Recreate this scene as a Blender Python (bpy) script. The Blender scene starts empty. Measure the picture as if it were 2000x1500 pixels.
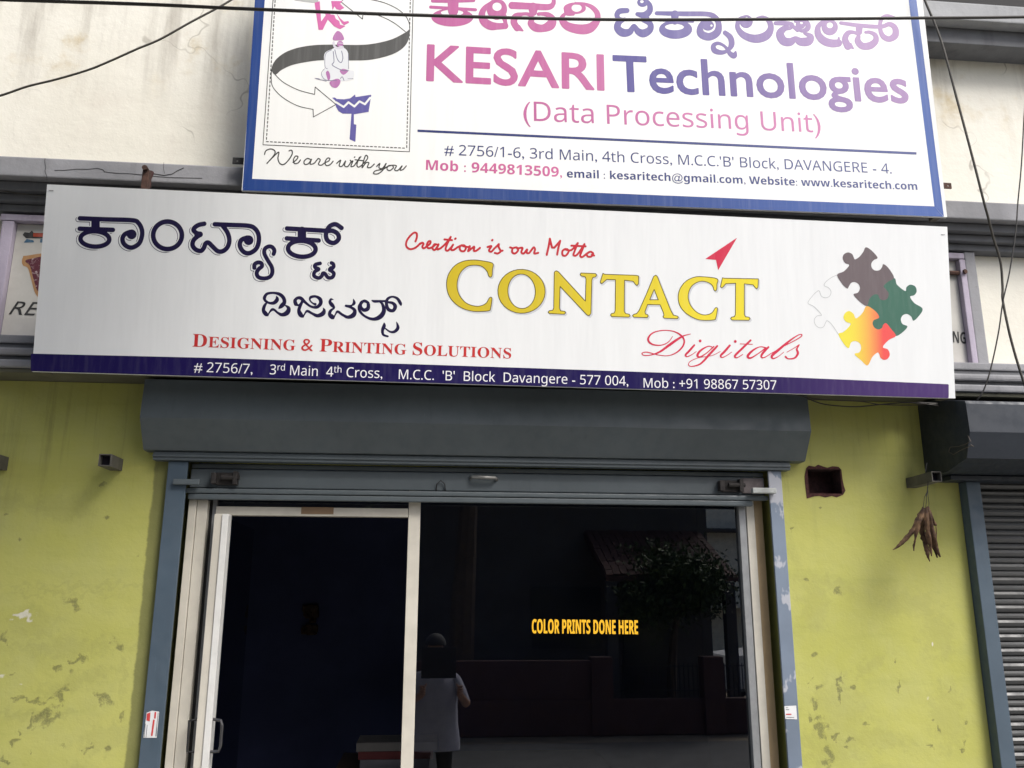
import bpy, bmesh, math, random
import numpy as np
from mathutils import Vector, Matrix
random.seed(7); np.random.seed(7)
S = bpy.context.scene
COL = S.collection
rad = math.radians

# ------------------------------------------------------------------ camera
FPX = 1671.0                       # focal length in pixels of the 2000 px wide photograph
PITCH, YAW, ROLL = rad(13.85), rad(-5.367), rad(.152)
CAM = np.array([0.0, -3.5, 1.45])
cy_, sy_ = math.cos(YAW), math.sin(YAW)
FW = np.array([-sy_*math.cos(PITCH), cy_*math.cos(PITCH), math.sin(PITCH)])
_r0 = np.array([cy_, sy_, 0]); _u0 = np.cross(_r0, FW)
RT = math.cos(ROLL)*_r0 + math.sin(ROLL)*_u0
UP = -math.sin(ROLL)*_r0 + math.cos(ROLL)*_u0
cd = bpy.data.cameras.new('camera'); cam = bpy.data.objects.new('camera', cd); COL.objects.link(cam)
cd.sensor_width = 36; cd.lens = FPX/2000*36; cd.clip_start = .02; cd.clip_end = 500
cam.matrix_world = Matrix(((RT[0], UP[0], -FW[0], CAM[0]), (RT[1], UP[1], -FW[1], CAM[1]), (RT[2], UP[2], -FW[2], CAM[2]), (0, 0, 0, 1)))
S.camera = cam
# ------------------------------------------------------------------ light
SUN_EL, SUN_AZ = 49, 38            # elevation; degrees to the right of the facade's normal
wd = bpy.data.worlds.new("World"); S.world = wd; wd.use_nodes = True
nt = wd.node_tree; bg = nt.nodes['Background']
sk = nt.nodes.new('ShaderNodeTexSky'); sk.sky_type = 'NISHITA'; sk.sun_disc = False
sk.sun_elevation = rad(SUN_EL); sk.sun_rotation = rad(180-SUN_AZ); sk.dust_density = 4; sk.ozone_density = 1.3; sk.air_density = 1
nt.links.new(sk.outputs[0], bg.inputs[0]); bg.inputs[1].default_value = .10
sl = bpy.data.lights.new('sun', 'SUN'); sl.energy = 1.6; sl.angle = rad(24); sl.color = (1, .985, .955)
so = bpy.data.objects.new('sun', sl); COL.objects.link(so)
sd = Vector((math.sin(rad(SUN_AZ))*math.cos(rad(SUN_EL)), -math.cos(rad(SUN_AZ))*math.cos(rad(SUN_EL)), math.sin(rad(SUN_EL))))
so.rotation_euler = sd.to_track_quat('Z', 'Y').to_euler()
S.view_settings.view_transform = 'Standard'; S.view_settings.look = 'None'; S.view_settings.gamma = 1
S.view_settings.use_curve_mapping = False; S.view_settings.exposure = 1.08
S.render.engine = 'CYCLES'; S.cycles.max_bounces = 8; S.cycles.transparent_max_bounces = 12

# ------------------------------------------------------------------ geometry of the view: a pixel of the photograph onto a plane
def U(x, y, Y):
    d = FW*FPX + RT*(x-1000) - UP*(y-750)
    return CAM + d*(Y-CAM[1])/d[1]
class Plane:
    """a real plane in the scene: holds the print that lies on it"""
    def __init__(s, a, b, c):
        s.p = np.array(a, float); n = np.cross(np.array(b, float)-s.p, np.array(c, float)-s.p); n /= np.linalg.norm(n)
        if n[1] > 0: n = -n
        s.n = n
    def at(s, x, y, off=0.0):
        off = off*.3; x = np.asarray(x, float); y = np.asarray(y, float)
        d = FW*FPX + RT*(x[..., None]-1000) - UP*(y[..., None]-750)
        t = ((s.p+s.n*off-CAM)@s.n)/(d@s.n)
        return CAM + d*t[..., None]

# ------------------------------------------------------------------ objects
def empty(name, loc, label=None, cat=None, group=None, kind=None):
    o = bpy.data.objects.new(name, None); COL.objects.link(o); o.location = loc; o.empty_display_size = .05
    tag(o, label, cat, group, kind); return o
def tag(o, label=None, cat=None, group=None, kind=None):
    if label: o['label'] = label
    if cat: o['category'] = cat
    if group: o['group'] = group
    if kind: o['kind'] = kind
    return o
_wl = {}
def wloc(o):
    p = Vector((0, 0, 0))
    while o: p = p + o.location; o = o.parent
    return p
def link(name, me, mat, parent=None, label=None, kind=None, smooth=False, loc=None):
    """me has world coordinates; they are moved into the frame of its parent"""
    o = bpy.data.objects.new(name, me); COL.objects.link(o)
    off = Vector(loc) if loc is not None else Vector((0, 0, 0))
    if parent is not None:
        o.parent = parent
        base = wloc(parent)
        if loc is None: me.transform(Matrix.Translation(-base))
        else: o.location = off-base; me.transform(Matrix.Translation(-off))
    elif loc is not None:
        o.location = off; me.transform(Matrix.Translation(-off))
    for m in (mat if isinstance(mat, (list, tuple)) else [mat]): me.materials.append(m)
    if smooth:
        for p in me.polygons: p.use_smooth = True
    if label: o['label'] = label
    if kind: o['kind'] = kind
    return o
class B:
    """collects shapes into one mesh"""
    def __init__(s): s.bm = bmesh.new()
    def box(s, x0, x1, y0, y1, z0, z1, bev=0.0):
        c = ((x0+x1)/2, (y0+y1)/2, (z0+z1)/2)
        r = bmesh.ops.create_cube(s.bm, size=1, matrix=Matrix.Translation(c) @ Matrix.Diagonal((x1-x0, y1-y0, z1-z0, 1)))
        if bev > 0:
            es = list({e for v in r['verts'] for e in v.link_edges})
            bmesh.ops.bevel(s.bm, geom=es, offset=bev, segments=2, affect='EDGES', profile=.6)
        return s
    def prism(s, prof, x0, x1, ax='x'):
        """closed outline (y,z) pushed along x, or (x,z) along y"""
        f = (lambda p, t: (t, p[0], p[1])) if ax == 'x' else (lambda p, t: (p[0], t, p[1]))
        a = [s.bm.verts.new(f(p, x0)) for p in prof]; b = [s.bm.verts.new(f(p, x1)) for p in prof]
        n = len(prof)
        s.bm.faces.new(a); s.bm.faces.new(b[::-1])
        for i in range(n): s.bm.faces.new((a[i], b[i], b[(i+1) % n], a[(i+1) % n]))
        return s
    def tube(s, pts, r, n=8, caps=True):
        pts = [Vector(p) for p in pts]; rings = []
        for i, p in enumerate(pts):
            t = (pts[min(i+1, len(pts)-1)]-pts[max(i-1, 0)]).normalized()
            a = t.orthogonal() if i == 0 else (pa - t*pa.dot(t))
            a.normalize(); pa = a; b = t.cross(a)
            rr = r[i] if isinstance(r, (list, tuple)) else r
            rings.append([s.bm.verts.new(p+(a*math.cos(2*math.pi*k/n)+b*math.sin(2*math.pi*k/n))*rr) for k in range(n)])
        for q, w in zip(rings, rings[1:]):
            for k in range(n): s.bm.faces.new((q[k], q[(k+1) % n], w[(k+1) % n], w[k]))
        if caps: s.bm.faces.new(rings[0][::-1]); s.bm.faces.new(rings[-1])
        return s
    def quad(s, *p):
        s.bm.faces.new([s.bm.verts.new(q) for q in p]); return s
    def slab(s, quad, t):
        """four corners and a thickness pushed backwards (+y)"""
        a = [s.bm.verts.new(q) for q in quad]; b = [s.bm.verts.new((q[0], q[1]+t, q[2])) for q in quad]
        s.bm.faces.new(a); s.bm.faces.new(b[::-1])
        for i in range(4): s.bm.faces.new((a[i], b[i], b[(i+1) % 4], a[(i+1) % 4]))
        return s
    def mesh(s, recalc=True):
        if recalc: bmesh.ops.recalc_face_normals(s.bm, faces=s.bm.faces)
        me = bpy.data.meshes.new('mesh'); s.bm.to_mesh(me); s.bm.free(); return me
def boxp(name, mat, parent, x0, x1, y0, y1, z0, z1, bev=0.003, **k):
    return link(name, B().box(x0, x1, y0, y1, z0, z1, bev).mesh(), mat, parent, **k)

# ------------------------------------------------------------------ materials
class M:
    def __init__(s, name, rough=.7, metal=0, spec=.5):
        s.m = bpy.data.materials.new(name); s.m.use_nodes = True; s.nt = s.m.node_tree
        s.b = s.nt.nodes['Principled BSDF']
        s.b.inputs['Roughness'].default_value = rough; s.b.inputs['Metallic'].default_value = metal
        s.b.inputs['Specular IOR Level'].default_value = spec
        tc = s.nt.nodes.new('ShaderNodeTexCoord'); s.co = tc.outputs['Object']
        g = s.nt.nodes.new('ShaderNodeNewGeometry'); s.pos = g.outputs['Position']
    def n(s, t, **k):
        o = s.nt.nodes.new(t)
        for a, v in k.items(): setattr(o, a, v)
        return o
    def L(s, a, b): s.nt.links.new(a, b)
    def scale(s, sc, co=None):
        mp = s.n('ShaderNodeMapping'); mp.inputs['Scale'].default_value = sc if isinstance(sc, tuple) else (sc,)*3
        s.L(co or s.pos, mp.inputs[0]); return mp.outputs[0]
    def noise(s, sc, detail=5, rough=.6, co=None):
        t = s.n('ShaderNodeTexNoise'); t.inputs['Scale'].default_value = 1; t.inputs['Detail'].default_value = detail; t.inputs['Roughness'].default_value = rough
        s.L(s.scale(sc, co), t.inputs['Vector']); return t.outputs['Fac']
    def ramp(s, f, lo, hi, a=0., b=1.):
        r = s.n('ShaderNodeMapRange'); r.interpolation_type = 'SMOOTHSTEP'
        for i, v in ((1, lo), (2, hi), (3, a), (4, b)): r.inputs[i].default_value = v
        s.L(f, r.inputs[0]); return r.outputs[0]
    def mix(s, f, a, b):
        m = s.n('ShaderNodeMix', data_type='RGBA')
        for sock, v in ((m.inputs[0], f), (m.inputs[6], a), (m.inputs[7], b)):
            if hasattr(v, 'links'): s.L(v, sock)
            else: sock.default_value = v if not isinstance(v, tuple) else (*v, 1)[:4]
        return m.outputs[2]
    def math(s, op, a, b=0.):
        m = s.n('ShaderNodeMath', operation=op)
        for i, v in ((0, a), (1, b)):
            if hasattr(v, 'links'): s.L(v, m.inputs[i])
            else: m.inputs[i].default_value = v
        return m.outputs[0]
    def sep(s, co=None):
        x = s.n('ShaderNodeSeparateXYZ'); s.L(co or s.pos, x.inputs[0]); return x.outputs
    def color(s, c):
        if hasattr(c, 'links'): s.L(c, s.b.inputs['Base Color'])
        else: s.b.inputs['Base Color'].default_value = (*c, 1)
        return s
    def bump(s, f, strength, dist=.01):
        b = s.n('ShaderNodeBump'); b.inputs['Strength'].default_value = strength; b.inputs['Distance'].default_value = dist
        s.L(f, b.inputs['Height'])
        if getattr(s, 'lb', None): s.L(s.lb, b.inputs['Normal'])
        s.lb = b.outputs[0]; s.L(s.lb, s.b.inputs['Normal']); return s
    def rough(s, f, a, b):
        s.L(s.ramp(f, .3, .7, a, b), s.b.inputs['Roughness']); return s
    def stain(s, ch):
        """stain strength stored on the mesh, its edge broken up by noise"""
        t = s.n('ShaderNodeAttribute', attribute_name='stain'); x = s.n('ShaderNodeSeparateColor'); s.L(t.outputs['Color'], x.inputs[0])
        w = s.math('MULTIPLY', s.math('SUBTRACT', s.noise(38, 6, .75), .5), 1.5)
        return s.ramp(s.math('ADD', x.outputs[ch], w), .42, .78)
def sr(*c):      # sRGB bytes to linear
    return tuple((v/255/12.92 if v/255 <= .04045 else ((v/255+.055)/1.055)**2.4) for v in c)
def plain(name, c, rough=.6, metal=0, var=.12, sc=6, bump=.0, spec=.5):
    m = M(name, rough, metal, spec)
    f = m.noise(sc, 5, .65)
    m.color(m.mix(m.ramp(f, .3, .7), tuple(v*(1-var) for v in c), tuple(min(1, v*(1+var)) for v in c)))
    if bump: m.bump(m.noise(sc*12, 3), bump, .004)
    return m.m

# ---- green painted plaster
def px_spots(lst):
    out = []
    for (x, y, a, b, r) in lst:
        p = U(x, y, 0); k = 3.6/FPX
        out.append((p[0], p[2], a*k, b*k, r))
    return out
def stained_wall(name, mat, parent, x0, x1, y1, z0, z1, hole=None, step=.008, gx=None, **k):
    """plastered wall whose front (y = 0) is a fine grid that stores where the stains are"""
    gx = gx or (x0, x1)
    xs = [x0]+list(np.arange(max(x0, gx[0])+step, min(x1, gx[1])-step*.5, step))+[x1]; zs = [z0]+list(np.arange(max(z0, .7)+step, z1-step*.5, step))+[z1]
    if hole: xs = sorted([v for v in xs if min(abs(v-hole[0]), abs(v-hole[1])) > .003]+list(hole[:2])); zs = sorted([v for v in zs if min(abs(v-hole[2]), abs(v-hole[3])) > .003]+list(hole[2:]))
    X, Z = np.meshgrid(xs, zs); n, m_ = len(xs), len(zs)
    V = np.stack([X.ravel(), np.zeros(X.size), Z.ravel()], -1).tolist(); F = []
    for j in range(m_-1):
        for i in range(n-1):
            if hole and hole[0]-1e-4 < (xs[i]+xs[i+1])/2 < hole[1]+1e-4 and hole[2] < (zs[j]+zs[j+1])/2 < hole[3]: continue
            F.append((j*n+i, j*n+i+1, (j+1)*n+i+1, (j+1)*n+i))
    def side(P):
        q = len(V); V.extend(P); F.append(tuple(range(q, q+4)))
    side([(x0, 0, z0), (x0, 0, z1), (x0, y1, z1), (x0, y1, z0)]); side([(x1, 0, z0), (x1, y1, z0), (x1, y1, z1), (x1, 0, z1)])
    side([(x0, 0, z1), (x1, 0, z1), (x1, y1, z1), (x0, y1, z1)]); side([(x0, 0, z0), (x0, y1, z0), (x1, y1, z0), (x1, 0, z0)]); side([(x0, y1, z0), (x0, y1, z1), (x1, y1, z1), (x1, y1, z0)])
    if hole:
        a, b, c, d = hole
        side([(a, 0, c), (b, 0, c), (b, y1*.5, c), (a, y1*.5, c)]); side([(a, 0, d), (a, y1*.5, d), (b, y1*.5, d), (b, 0, d)]); side([(a, 0, c), (a, y1*.5, c), (a, y1*.5, d), (a, 0, d)]); side([(b, 0, c), (b, 0, d), (b, y1*.5, d), (b, y1*.5, c)])
    me = bpy.data.meshes.new(name); me.from_pydata(V, [], F); me.update()
    col = np.zeros((len(V), 4), np.float32); col[:, 3] = 1; A = np.array(V)
    wx = .010*np.sin(A[:, 0]*61+1.7*np.sin(A[:, 2]*47))+.007*np.sin(A[:, 2]*113+A[:, 0]*39)+.004*np.sin(A[:, 0]*190+A[:, 2]*171)
    wz = .010*np.sin(A[:, 2]*57+1.9*np.sin(A[:, 0]*43)+2)+.007*np.sin(A[:, 0]*127-A[:, 2]*31)+.004*np.sin(A[:, 2]*201-A[:, 0]*151)
    for ch, lst in ((0, DARK), (1, PALE), (2, FAINT)):
        for (x, z, a, b, r) in lst:
            c_, s_ = math.cos(rad(r)), math.sin(rad(r)); q_ = min(1, max(a, b)/.03); dx, dz = A[:, 0]-x+wx*q_, A[:, 2]-z+wz*q_
            l = np.hypot((dx*c_+dz*s_)/a, (-dx*s_+dz*c_)/b); col[:, ch] = np.maximum(col[:, ch], np.clip(1.02-.5*l, 0, 1)*(A[:, 1] < .001))
    if hole:
        for p in list(me.polygons)[-4:]: p.material_index = 1
        mat = [mat, plain('shade_dark_hole_brick', (.045, .018, .017), .95, 0, .5, 60, .8)]  # brick colour darkened to carry the shade inside the hole
    ca = me.color_attributes.new('stain', 'FLOAT_COLOR', 'POINT'); ca.data.foreach_set('color', col.ravel())
    return link(name, me, mat, parent, **k)
DARK = px_spots([(14, 1005, 5, 3, 10), (207, 1009, 6, 4, 20), (268, 1085, 5, 3, 40), (38, 1054, 4, 3, 0), (201, 947, 6, 5, 0), (145, 1180, 12, 18, 70),
        (122, 1358, 9, 22, -12), (88, 1402, 18, 11, 25), (203, 1368, 16, 8, -38), (60, 1368, 40, 5, 0), (60, 1415, 3, 16, 5), (33, 1440, 4, 14, -8), (10, 1252, 5, 13, 15), (112, 1306, 9, 4, -50), (236, 1270, 20, 5, -42), (238, 1400, 5, 9, 0),
        (123, 1457, 6, 3, 0), (210, 1463, 5, 4, 0), (12, 1490, 4, 18, 15), (170, 1460, 14, 4, 55), (150, 1290, 14, 5, 10), (58, 1472, 3, 5, 0), (22, 1319, 8, 3, 0), (137, 1312, 5, 4, 0),
        (1591, 1278, 6, 5, 0), (1583, 1332, 2, 12, -42), (1600, 1342, 6, 6, 0), (1666, 1342, 7, 6, 0), (1640, 1345, 4, 30, -18), (1590, 1374, 7, 9, 0), (1582, 1402, 4, 9, -10), (1600, 1404, 10, 6, 0),
        (1632, 1440, 3, 12, 0), (1613, 1442, 3, 5, 0), (1660, 1443, 10, 4, 10), (1652, 1455, 12, 2, -8), (1619, 1478, 8, 16, -12), (1601, 1425, 15, 9, 10), (1695, 1416, 10, 3, 20), (1750, 1291, 3, 5, 0), (1752, 1340, 3, 12, 0), (1853, 1344, 3, 9, 0),
        (1832, 1425, 4, 9, 25), (1817, 1460, 5, 10, 15), (1823, 1407, 6, 4, 0), (1888, 1412, 3, 5, 0), (1883, 1450, 5, 8, 0), (1880, 1468, 9, 3, 0), (1635, 1157, 11, 6, 20), (1548, 1034, 2, 9, 0), (1575, 1134, 5, 4, 0), (1600, 990, 5, 3, 0)])
PALE = px_spots([(45, 1204, 20, 4, 0), (22, 1212, 4, 3, 0), (2, 1321, 7, 3, 0), (1813, 1365, 2, 4, 0), (1823, 1258, 1.5, 4, 0), (40, 1336, 3, 2, 0)])
FAINT = px_spots([(250, 1143, 270, 5, 1), (120, 1160, 130, 4, 0), (70, 1262, 60, 4, 0), (300, 1270, 60, 10, -5), (140, 1265, 90, 20, 5), (60, 1215, 50, 30, 0), (150, 1330, 70, 16, 20), (240, 1330, 8, 60, 8), (60, 1395, 90, 8, 0), (215, 1440, 60, 26, 10), (20, 980, 30, 20, 30), (120, 990, 60, 26, 0), (1640, 1390, 60, 60, 10), (1620, 1460, 70, 40, 0), (1700, 1300, 50, 14, 30), (1850, 1400, 40, 70, 0), (1590, 1180, 30, 60, 0), (1630, 1140, 50, 10, -20), (1830, 1240, 40, 50, 0), (1700, 1440, 90, 20, -10), (1780, 1180, 70, 24, 0)])
def m_green():
    m = M('green_lime_paint', .75, spec=.3)
    big = m.noise((.9, .9, 1.3), 5, .6); mid = m.noise(5, 6, .65); fine = m.noise(45, 5, .7)
    c = m.mix(m.ramp(big, .3, .7), (.375, .38, .092), (.455, .45, .135))
    c = m.mix(m.ramp(mid, .35, .75, 0, .5), c, (.40, .405, .16)); c = m.mix(m.ramp(m.noise((2.2, 2.2, 1.1), 6, .75), .56, .68, 0, .30), c, (.30, .30, .10)); c = m.mix(m.ramp(m.noise((30, 30, 2.0), 4, .7), .62, .8, 0, .3), c, (.24, .24, .09))
    c = m.mix(m.ramp(m.noise((1.5, 1.5, 14), 4, .6), .52, .72, 0, .22), c, (.27, .29, .075))
    c = m.mix(m.ramp(m.noise((3, 3, .6), 5, .7), .55, .8, 0, .25), c, (.30, .27, .08))
    c = m.mix(m.ramp(fine, .60, .78, 0, .35), c, (.22, .23, .07))
    # darker band of an older coat along the left pier's edge
    xs = m.sep()
    old = m.math('MULTIPLY', m.ramp(m.math('ADD', xs[0], m.math('MULTIPLY', m.noise((3, 3, 9), 5, .7), .03)), -1.085, -1.075), m.ramp(xs[0], -.97, -.965, 1, 0))
    c = m.mix(m.math('MULTIPLY', old, .75), c, (.12, .125, .05))
    dark = m.stain(0)
    dark = m.math('MULTIPLY', dark, m.ramp(m.noise(120, 4, .7), .25, .6, .35, 1))
    c = m.mix(m.math('MULTIPLY', m.stain(2), .22), c, (.25, .25, .09))
    c = m.mix(m.math('MULTIPLY', dark, .62), c, (.085, .085, .045))
    xz = m.sep(); run = m.math('MULTIPLY', m.ramp(m.noise((16, 16, .9), 5, .7), .5, .74), m.ramp(xz[2], 1.5, 2.25))
    c = m.mix(m.math('MULTIPLY', run, .45), c, (.10, .095, .045))
    pale = m.stain(1)
    c = m.mix(m.math('MULTIPLY', pale, .85), c, (.62, .6, .52))
    m.color(c)
    m.bump(m.noise(9, 5, .6), .35, .012).bump(m.noise(90, 4, .7), .25, .003).bump(m.math('SUBTRACT', 1, dark), .4, .002)
    return m.m
def m_cream():
    m = M('cream_lime_wash', .85, spec=.25)
    c = m.mix(m.ramp(m.noise(.8, 6, .6), .3, .7), (.71, .69, .60), (.765, .75, .67))
    c = m.mix(m.ramp(m.noise(5, 6, .7), .45, .8, 0, .4), c, (.62, .57, .50))
    c = m.mix(m.ramp(m.noise(38, 5, .75), .63, .78, 0, .35), c, (.36, .33, .27))
    z = m.sep()[2]
    st = m.math('MULTIPLY', m.ramp(m.noise((7, 7, .7), 6, .65), .44, .72), m.ramp(z, 3.35, 4.0))
    c = m.mix(m.math('MULTIPLY', st, .65), c, (.25, .22, .18))
    c = m.mix(m.math('MULTIPLY', m.ramp(m.noise(2.3, 5, .7), .55, .75), m.ramp(z, 3.5, 3.9)), c, (.50, .40, .22))
    m.color(c)
    # fine cracks
    v = m.n('ShaderNodeTexVoronoi', feature='DISTANCE_TO_EDGE'); v.inputs['Scale'].default_value = 1.1
    w = m.n('ShaderNodeVectorMath', operation='ADD'); mp = m.n('ShaderNodeTexNoise'); mp.inputs['Scale'].default_value = 5; m.L(m.pos, mp.inputs[0])
    sc = m.n('ShaderNodeVectorMath', operation='SCALE'); sc.inputs['Scale'].default_value = .35; m.L(mp.outputs['Color'], sc.inputs[0])
    m.L(m.pos, w.inputs[0]); m.L(sc.outputs[0], w.inputs[1]); m.L(w.outputs[0], v.inputs['Vector'])
    cr = m.ramp(v.outputs['Distance'], 0, .006, 1, 0)
    cr = m.math('MULTIPLY', cr, m.ramp(m.noise(1.7, 2), .5, .62))
    c2 = m.mix(m.math('MULTIPLY', cr, .55), c, (.2, .18, .14)); m.color(c2)
    m.bump(m.noise(6, 6, .65), .28, .02).bump(m.noise(60, 4, .7), .22, .003).bump(cr, -.5, .003)
    return m.m
def m_grey(name='grey_ledge_paint', base=(.255, .258, .272), streak=True):
    m = M(name, .7, spec=.3)
    c = m.mix(m.ramp(m.noise(2.2, 6, .65), .3, .72), tuple(v*.8 for v in base), tuple(v*1.15 for v in base))
    if streak: c = m.mix(m.ramp(m.noise((9, 9, .8), 5, .65), .5, .75, 0, .5), c, tuple(v*.45 for v in base))
    c = m.mix(m.ramp(m.noise(40, 5, .7), .62, .76, 0, .5), c, (.08, .07, .06))
    m.color(c); m.bump(m.noise(11, 5), .4, .01).bump(m.noise(80, 3), .2, .003)
    return m.m
def m_steel(name, base, rust=.55, rough=.45, patchy=0.):
    m = M(name, rough, spec=.45)
    c = m.mix(m.ramp(m.noise(1.6, 5), .3, .7), tuple(v*.85 for v in base), tuple(v*1.12 for v in base))
    c = m.mix(m.ramp(m.noise((14, 14, 2), 5, .7), .55, .8, 0, .35), c, tuple(v*.5 for v in base))
    if patchy: c = m.mix(m.ramp(m.noise((9, 9, 5), 4, .6), .52, .56, 0, patchy), c, (.42, .43, .47))
    c = m.mix(m.ramp(m.noise(13, 6, .75), rust+.08, rust+.16, 0, .7), c, (.085, .045, .025))
    c = m.mix(m.ramp(m.noise((60, 60, 3), 5, .8), .66, .74, 0, .4), c, tuple(min(1, v*2.2) for v in base))
    m.color(c); m.rough(m.noise(20, 4), rough-.08, rough+.2); m.bump(m.noise((1.3, 1.3, 2.5), 3, .5), .5, .02); m.bump(m.noise(30, 4), .12, .003)
    return m.m
def m_flex(name, base=(.78, .80, .805), seam=0):
    """printed flex sheet stretched over a frame: faint ribs and ripples"""
    m = M(name, .5, spec=.28)
    xs = m.sep()
    f = m.noise((26, 26, .5), 4, .6)
    c = m.mix(m.ramp(f, .3, .7), tuple(v*.975 for v in base), base)
    c = m.mix(m.ramp(m.noise((5, 5, .9), 5, .7), (.55), .8, 0, .13), c, tuple(v*.82 for v in base))
    c = m.mix(m.ramp(m.noise(60, 4, .8), .70, .78, 0, .3), c, (.4, .38, .33))
    if seam:
        st = m.math('MULTIPLY', m.ramp(m.noise((22, 22, 1.2), 5, .7), .52, .72), m.ramp(xs[2], seam-.12, seam+.1))
        c = m.mix(m.math('MULTIPLY', st, .45), c, (.35, .36, .35))
    m.color(c)
    m.bump(m.noise((9, 9, .35), 3, .5), .35, .01).bump(m.noise((70, 70, 1.5), 2, .5), .12, .002)
    return m.m
def ink(name, c, c2=None, xr=(0, 1), rough=.42, fade=.12, vert=None, scale=(60, 60, 1.2)):
    """printing ink; c2 is the colour at the far end of a blend, glare painted in for some inks"""
    m = M(name, rough, spec=.26)
    base = (*c, 1)
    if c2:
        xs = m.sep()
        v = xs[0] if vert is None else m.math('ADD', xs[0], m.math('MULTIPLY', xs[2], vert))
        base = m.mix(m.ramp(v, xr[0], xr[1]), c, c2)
    f = m.ramp(m.noise(scale, 4, .6), .42, .75, 0, fade*.5)
    m.color(m.mix(f, base if c2 else c, (.75, .75, .75)))
    m.bump(m.noise((9, 9, .35), 3, .5), .35, .01)
    return m.m

GREEN, CREAM = m_green(), m_cream()
GREY = m_grey(); GREYD = m_grey('shade_toned_ledge_grey', (.13, .135, .145)); MAUVE = m_grey('mauve_frame_paint', (.40, .36, .44))  # GREYD holds the shade of recesses and undersides in its colour
CONC = m_grey('grey_slab_paint', (.33, .34, .35))
SHUT = m_steel('grey_shutter_paint', (.080, .098, .108), .6, .5)
GUIDE = m_steel('blue_grey_guide_paint', (.060, .088, .118), .62, .5)
GUIDE2 = m_steel('patchy_blue_grey_guide_paint', (.15, .19, .25), .62, .5, .8)
SLATM = m_steel('weathered_slat_steel', (.095, .098, .10), .58, .42)
HOODN = m_steel('dark_blue_hood_paint', (.018, .024, .034), .62, .5)
RUST = plain('rusty_iron', (.07, .035, .025), .9, 0, .4, 30, .4)
BLACKM = plain('black_gap', (.012, .012, .013), .8)
ALU = plain('cream_painted_aluminium', (.52, .495, .43), .45, 0, .08, 8, .05)
ALUW = plain('sunlit_tone_aluminium', (.62, .62, .60), .35, 0, .06, 20)
SILV = plain('dull_aluminium', (.30, .31, .32), .4, .4, .1, 20)
TAN = plain('tan_timber_trim', (.34, .25, .14), .6, 0, .12, 5)
PALEW = plain('white_trim', (.7, .7, .68), .5)
FRAME = plain('sign_frame_steel', (.10, .09, .075), .7, 0, .3, 12)
CABLE = plain('black_cable_rubber', (.022, .020, .018), .6)
CABLE2 = plain('grey_cable_rubber', (.05, .045, .035), .6)

# ================================================================== STRUCTURE: ground
def sheet(name, mat, x0, x1, y0, y1, z, kind='structure'):
    o = link(name, B().quad((x0, y0, z), (x1, y0, z), (x1, y1, z), (x0, y1, z)).mesh(), mat); o['kind'] = kind; return o
pave = plain('concrete_paving', (.30, .29, .265), .85, 0, .15, 3, .3); asph = plain('asphalt', (.07, .07, .07), .9, 0, .2, 4, .4)
earth = plain('dry_earth', (.20, .165, .12), .95, 0, .25, 2, .3)
sheet('ground', earth, -200, 200, -200, 60, -.56)
sheet('road', asph, -200, 200, -9.0, -4.6, -.552)
o = link('pavement', B().box(-60, 60, -4.6, -.9, -.56, -.50).mesh(), pave); o['kind'] = 'structure'
o = link('doorstep', B().box(-8, 8, -.9, -.14, -.558, .10, .01).mesh(), pave); o['kind'] = 'structure'

# ================================================================== BUILDING
bld = empty('shop_building', (0, 0, 0), 'two storey shop building with lime green piers and cream upper wall', 'building')
HX0, HX1, HZ0, HZ1 = 1.597, 1.742, 1.872, 1.976      # square hole knocked in the right pier
WT = .22                                              # wall thickness
stained_wall('pier', GREEN, bld, -7.5, -.985, WT, -.5, 2.278, gx=(-1.9, -.985), label='lime green pier left of the shutter, scuffed and chipped')
x0, x1 = 1.44, 2.27
stained_wall('pier', GREEN, bld, x0, x1, WT, -.5, 2.278, hole=(HX0, HX1, HZ0, HZ1), label='lime green pier between the two shutters, with a square hole')
boxp('hole_lining', plain('shade_dark_hole_back', (.035, .014, .014), .95, 0, .5, 40, .6), bld, HX0, HX1, .09, WT-.01, HZ0, HZ1, 0)  # near-black back: the hole's shade put into its brick colour
boxp('lintel_wall', GREEN, bld, -.985, x0, .002, WT, 1.99, 2.278, 0)
boxp('pier', GREEN, bld, 5.6, 9, 0, WT, -.5, 2.278, 0)
boxp('lintel_wall', GREEN, bld, 2.27, 5.6, .002, WT, 1.99, 2.278, 0)
# parapet band: courses from the bottom up (front face, bottom, top)
LX0, LX1 = -8.5, 9.0
b = B().box(LX0, LX1, -.135, WT, 2.280, 2.296, .004)
link('soffit_course', b.mesh(), m_grey('olive_grey_soffit_paint', (.12, .118, .085)), bld)
boxp('lower_moulding', GREY, bld, LX0, LX1, -.150, WT, 2.298, 2.330, .008)
boxp('lower_moulding', GREYD, bld, LX0, LX1, -.128, WT, 2.332, 2.346, .002)
boxp('lower_moulding', GREY, bld, LX0, LX1, -.150, WT, 2.348, 2.378, .010)
boxp('lower_moulding', GREYD, bld, LX0, LX1, -.112, WT, 2.380, 2.400, .002)
boxp('sill_course', GREY, bld, LX0, LX1, -.12, WT, 2.402, 2.436, .006)
boxp('band_panel', CREAM, bld, LX0, LX1, 0, WT, 2.438, 2.985, 0)
boxp('upper_moulding', GREYD, bld, LX0, LX1, -.055, WT, 2.987, 3.018, .004)
boxp('upper_moulding', GREYD, bld, LX0, LX1, -.085, WT, 3.020, 3.052, .004)
boxp('upper_moulding', GREYD, bld, LX0, LX1, -.118, WT, 3.054, 3.092, .004)
boxp('ledge_fascia', GREY, bld, LX0, LX1, -.16, WT, 3.094, 3.180, .006)
for px0 in (2.405, -1.965, 5.0, -5.2):
    boxp('pilaster', GREY, bld, px0, px0+.052, -.045, 0, 2.438, 2.985, .006)
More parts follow.
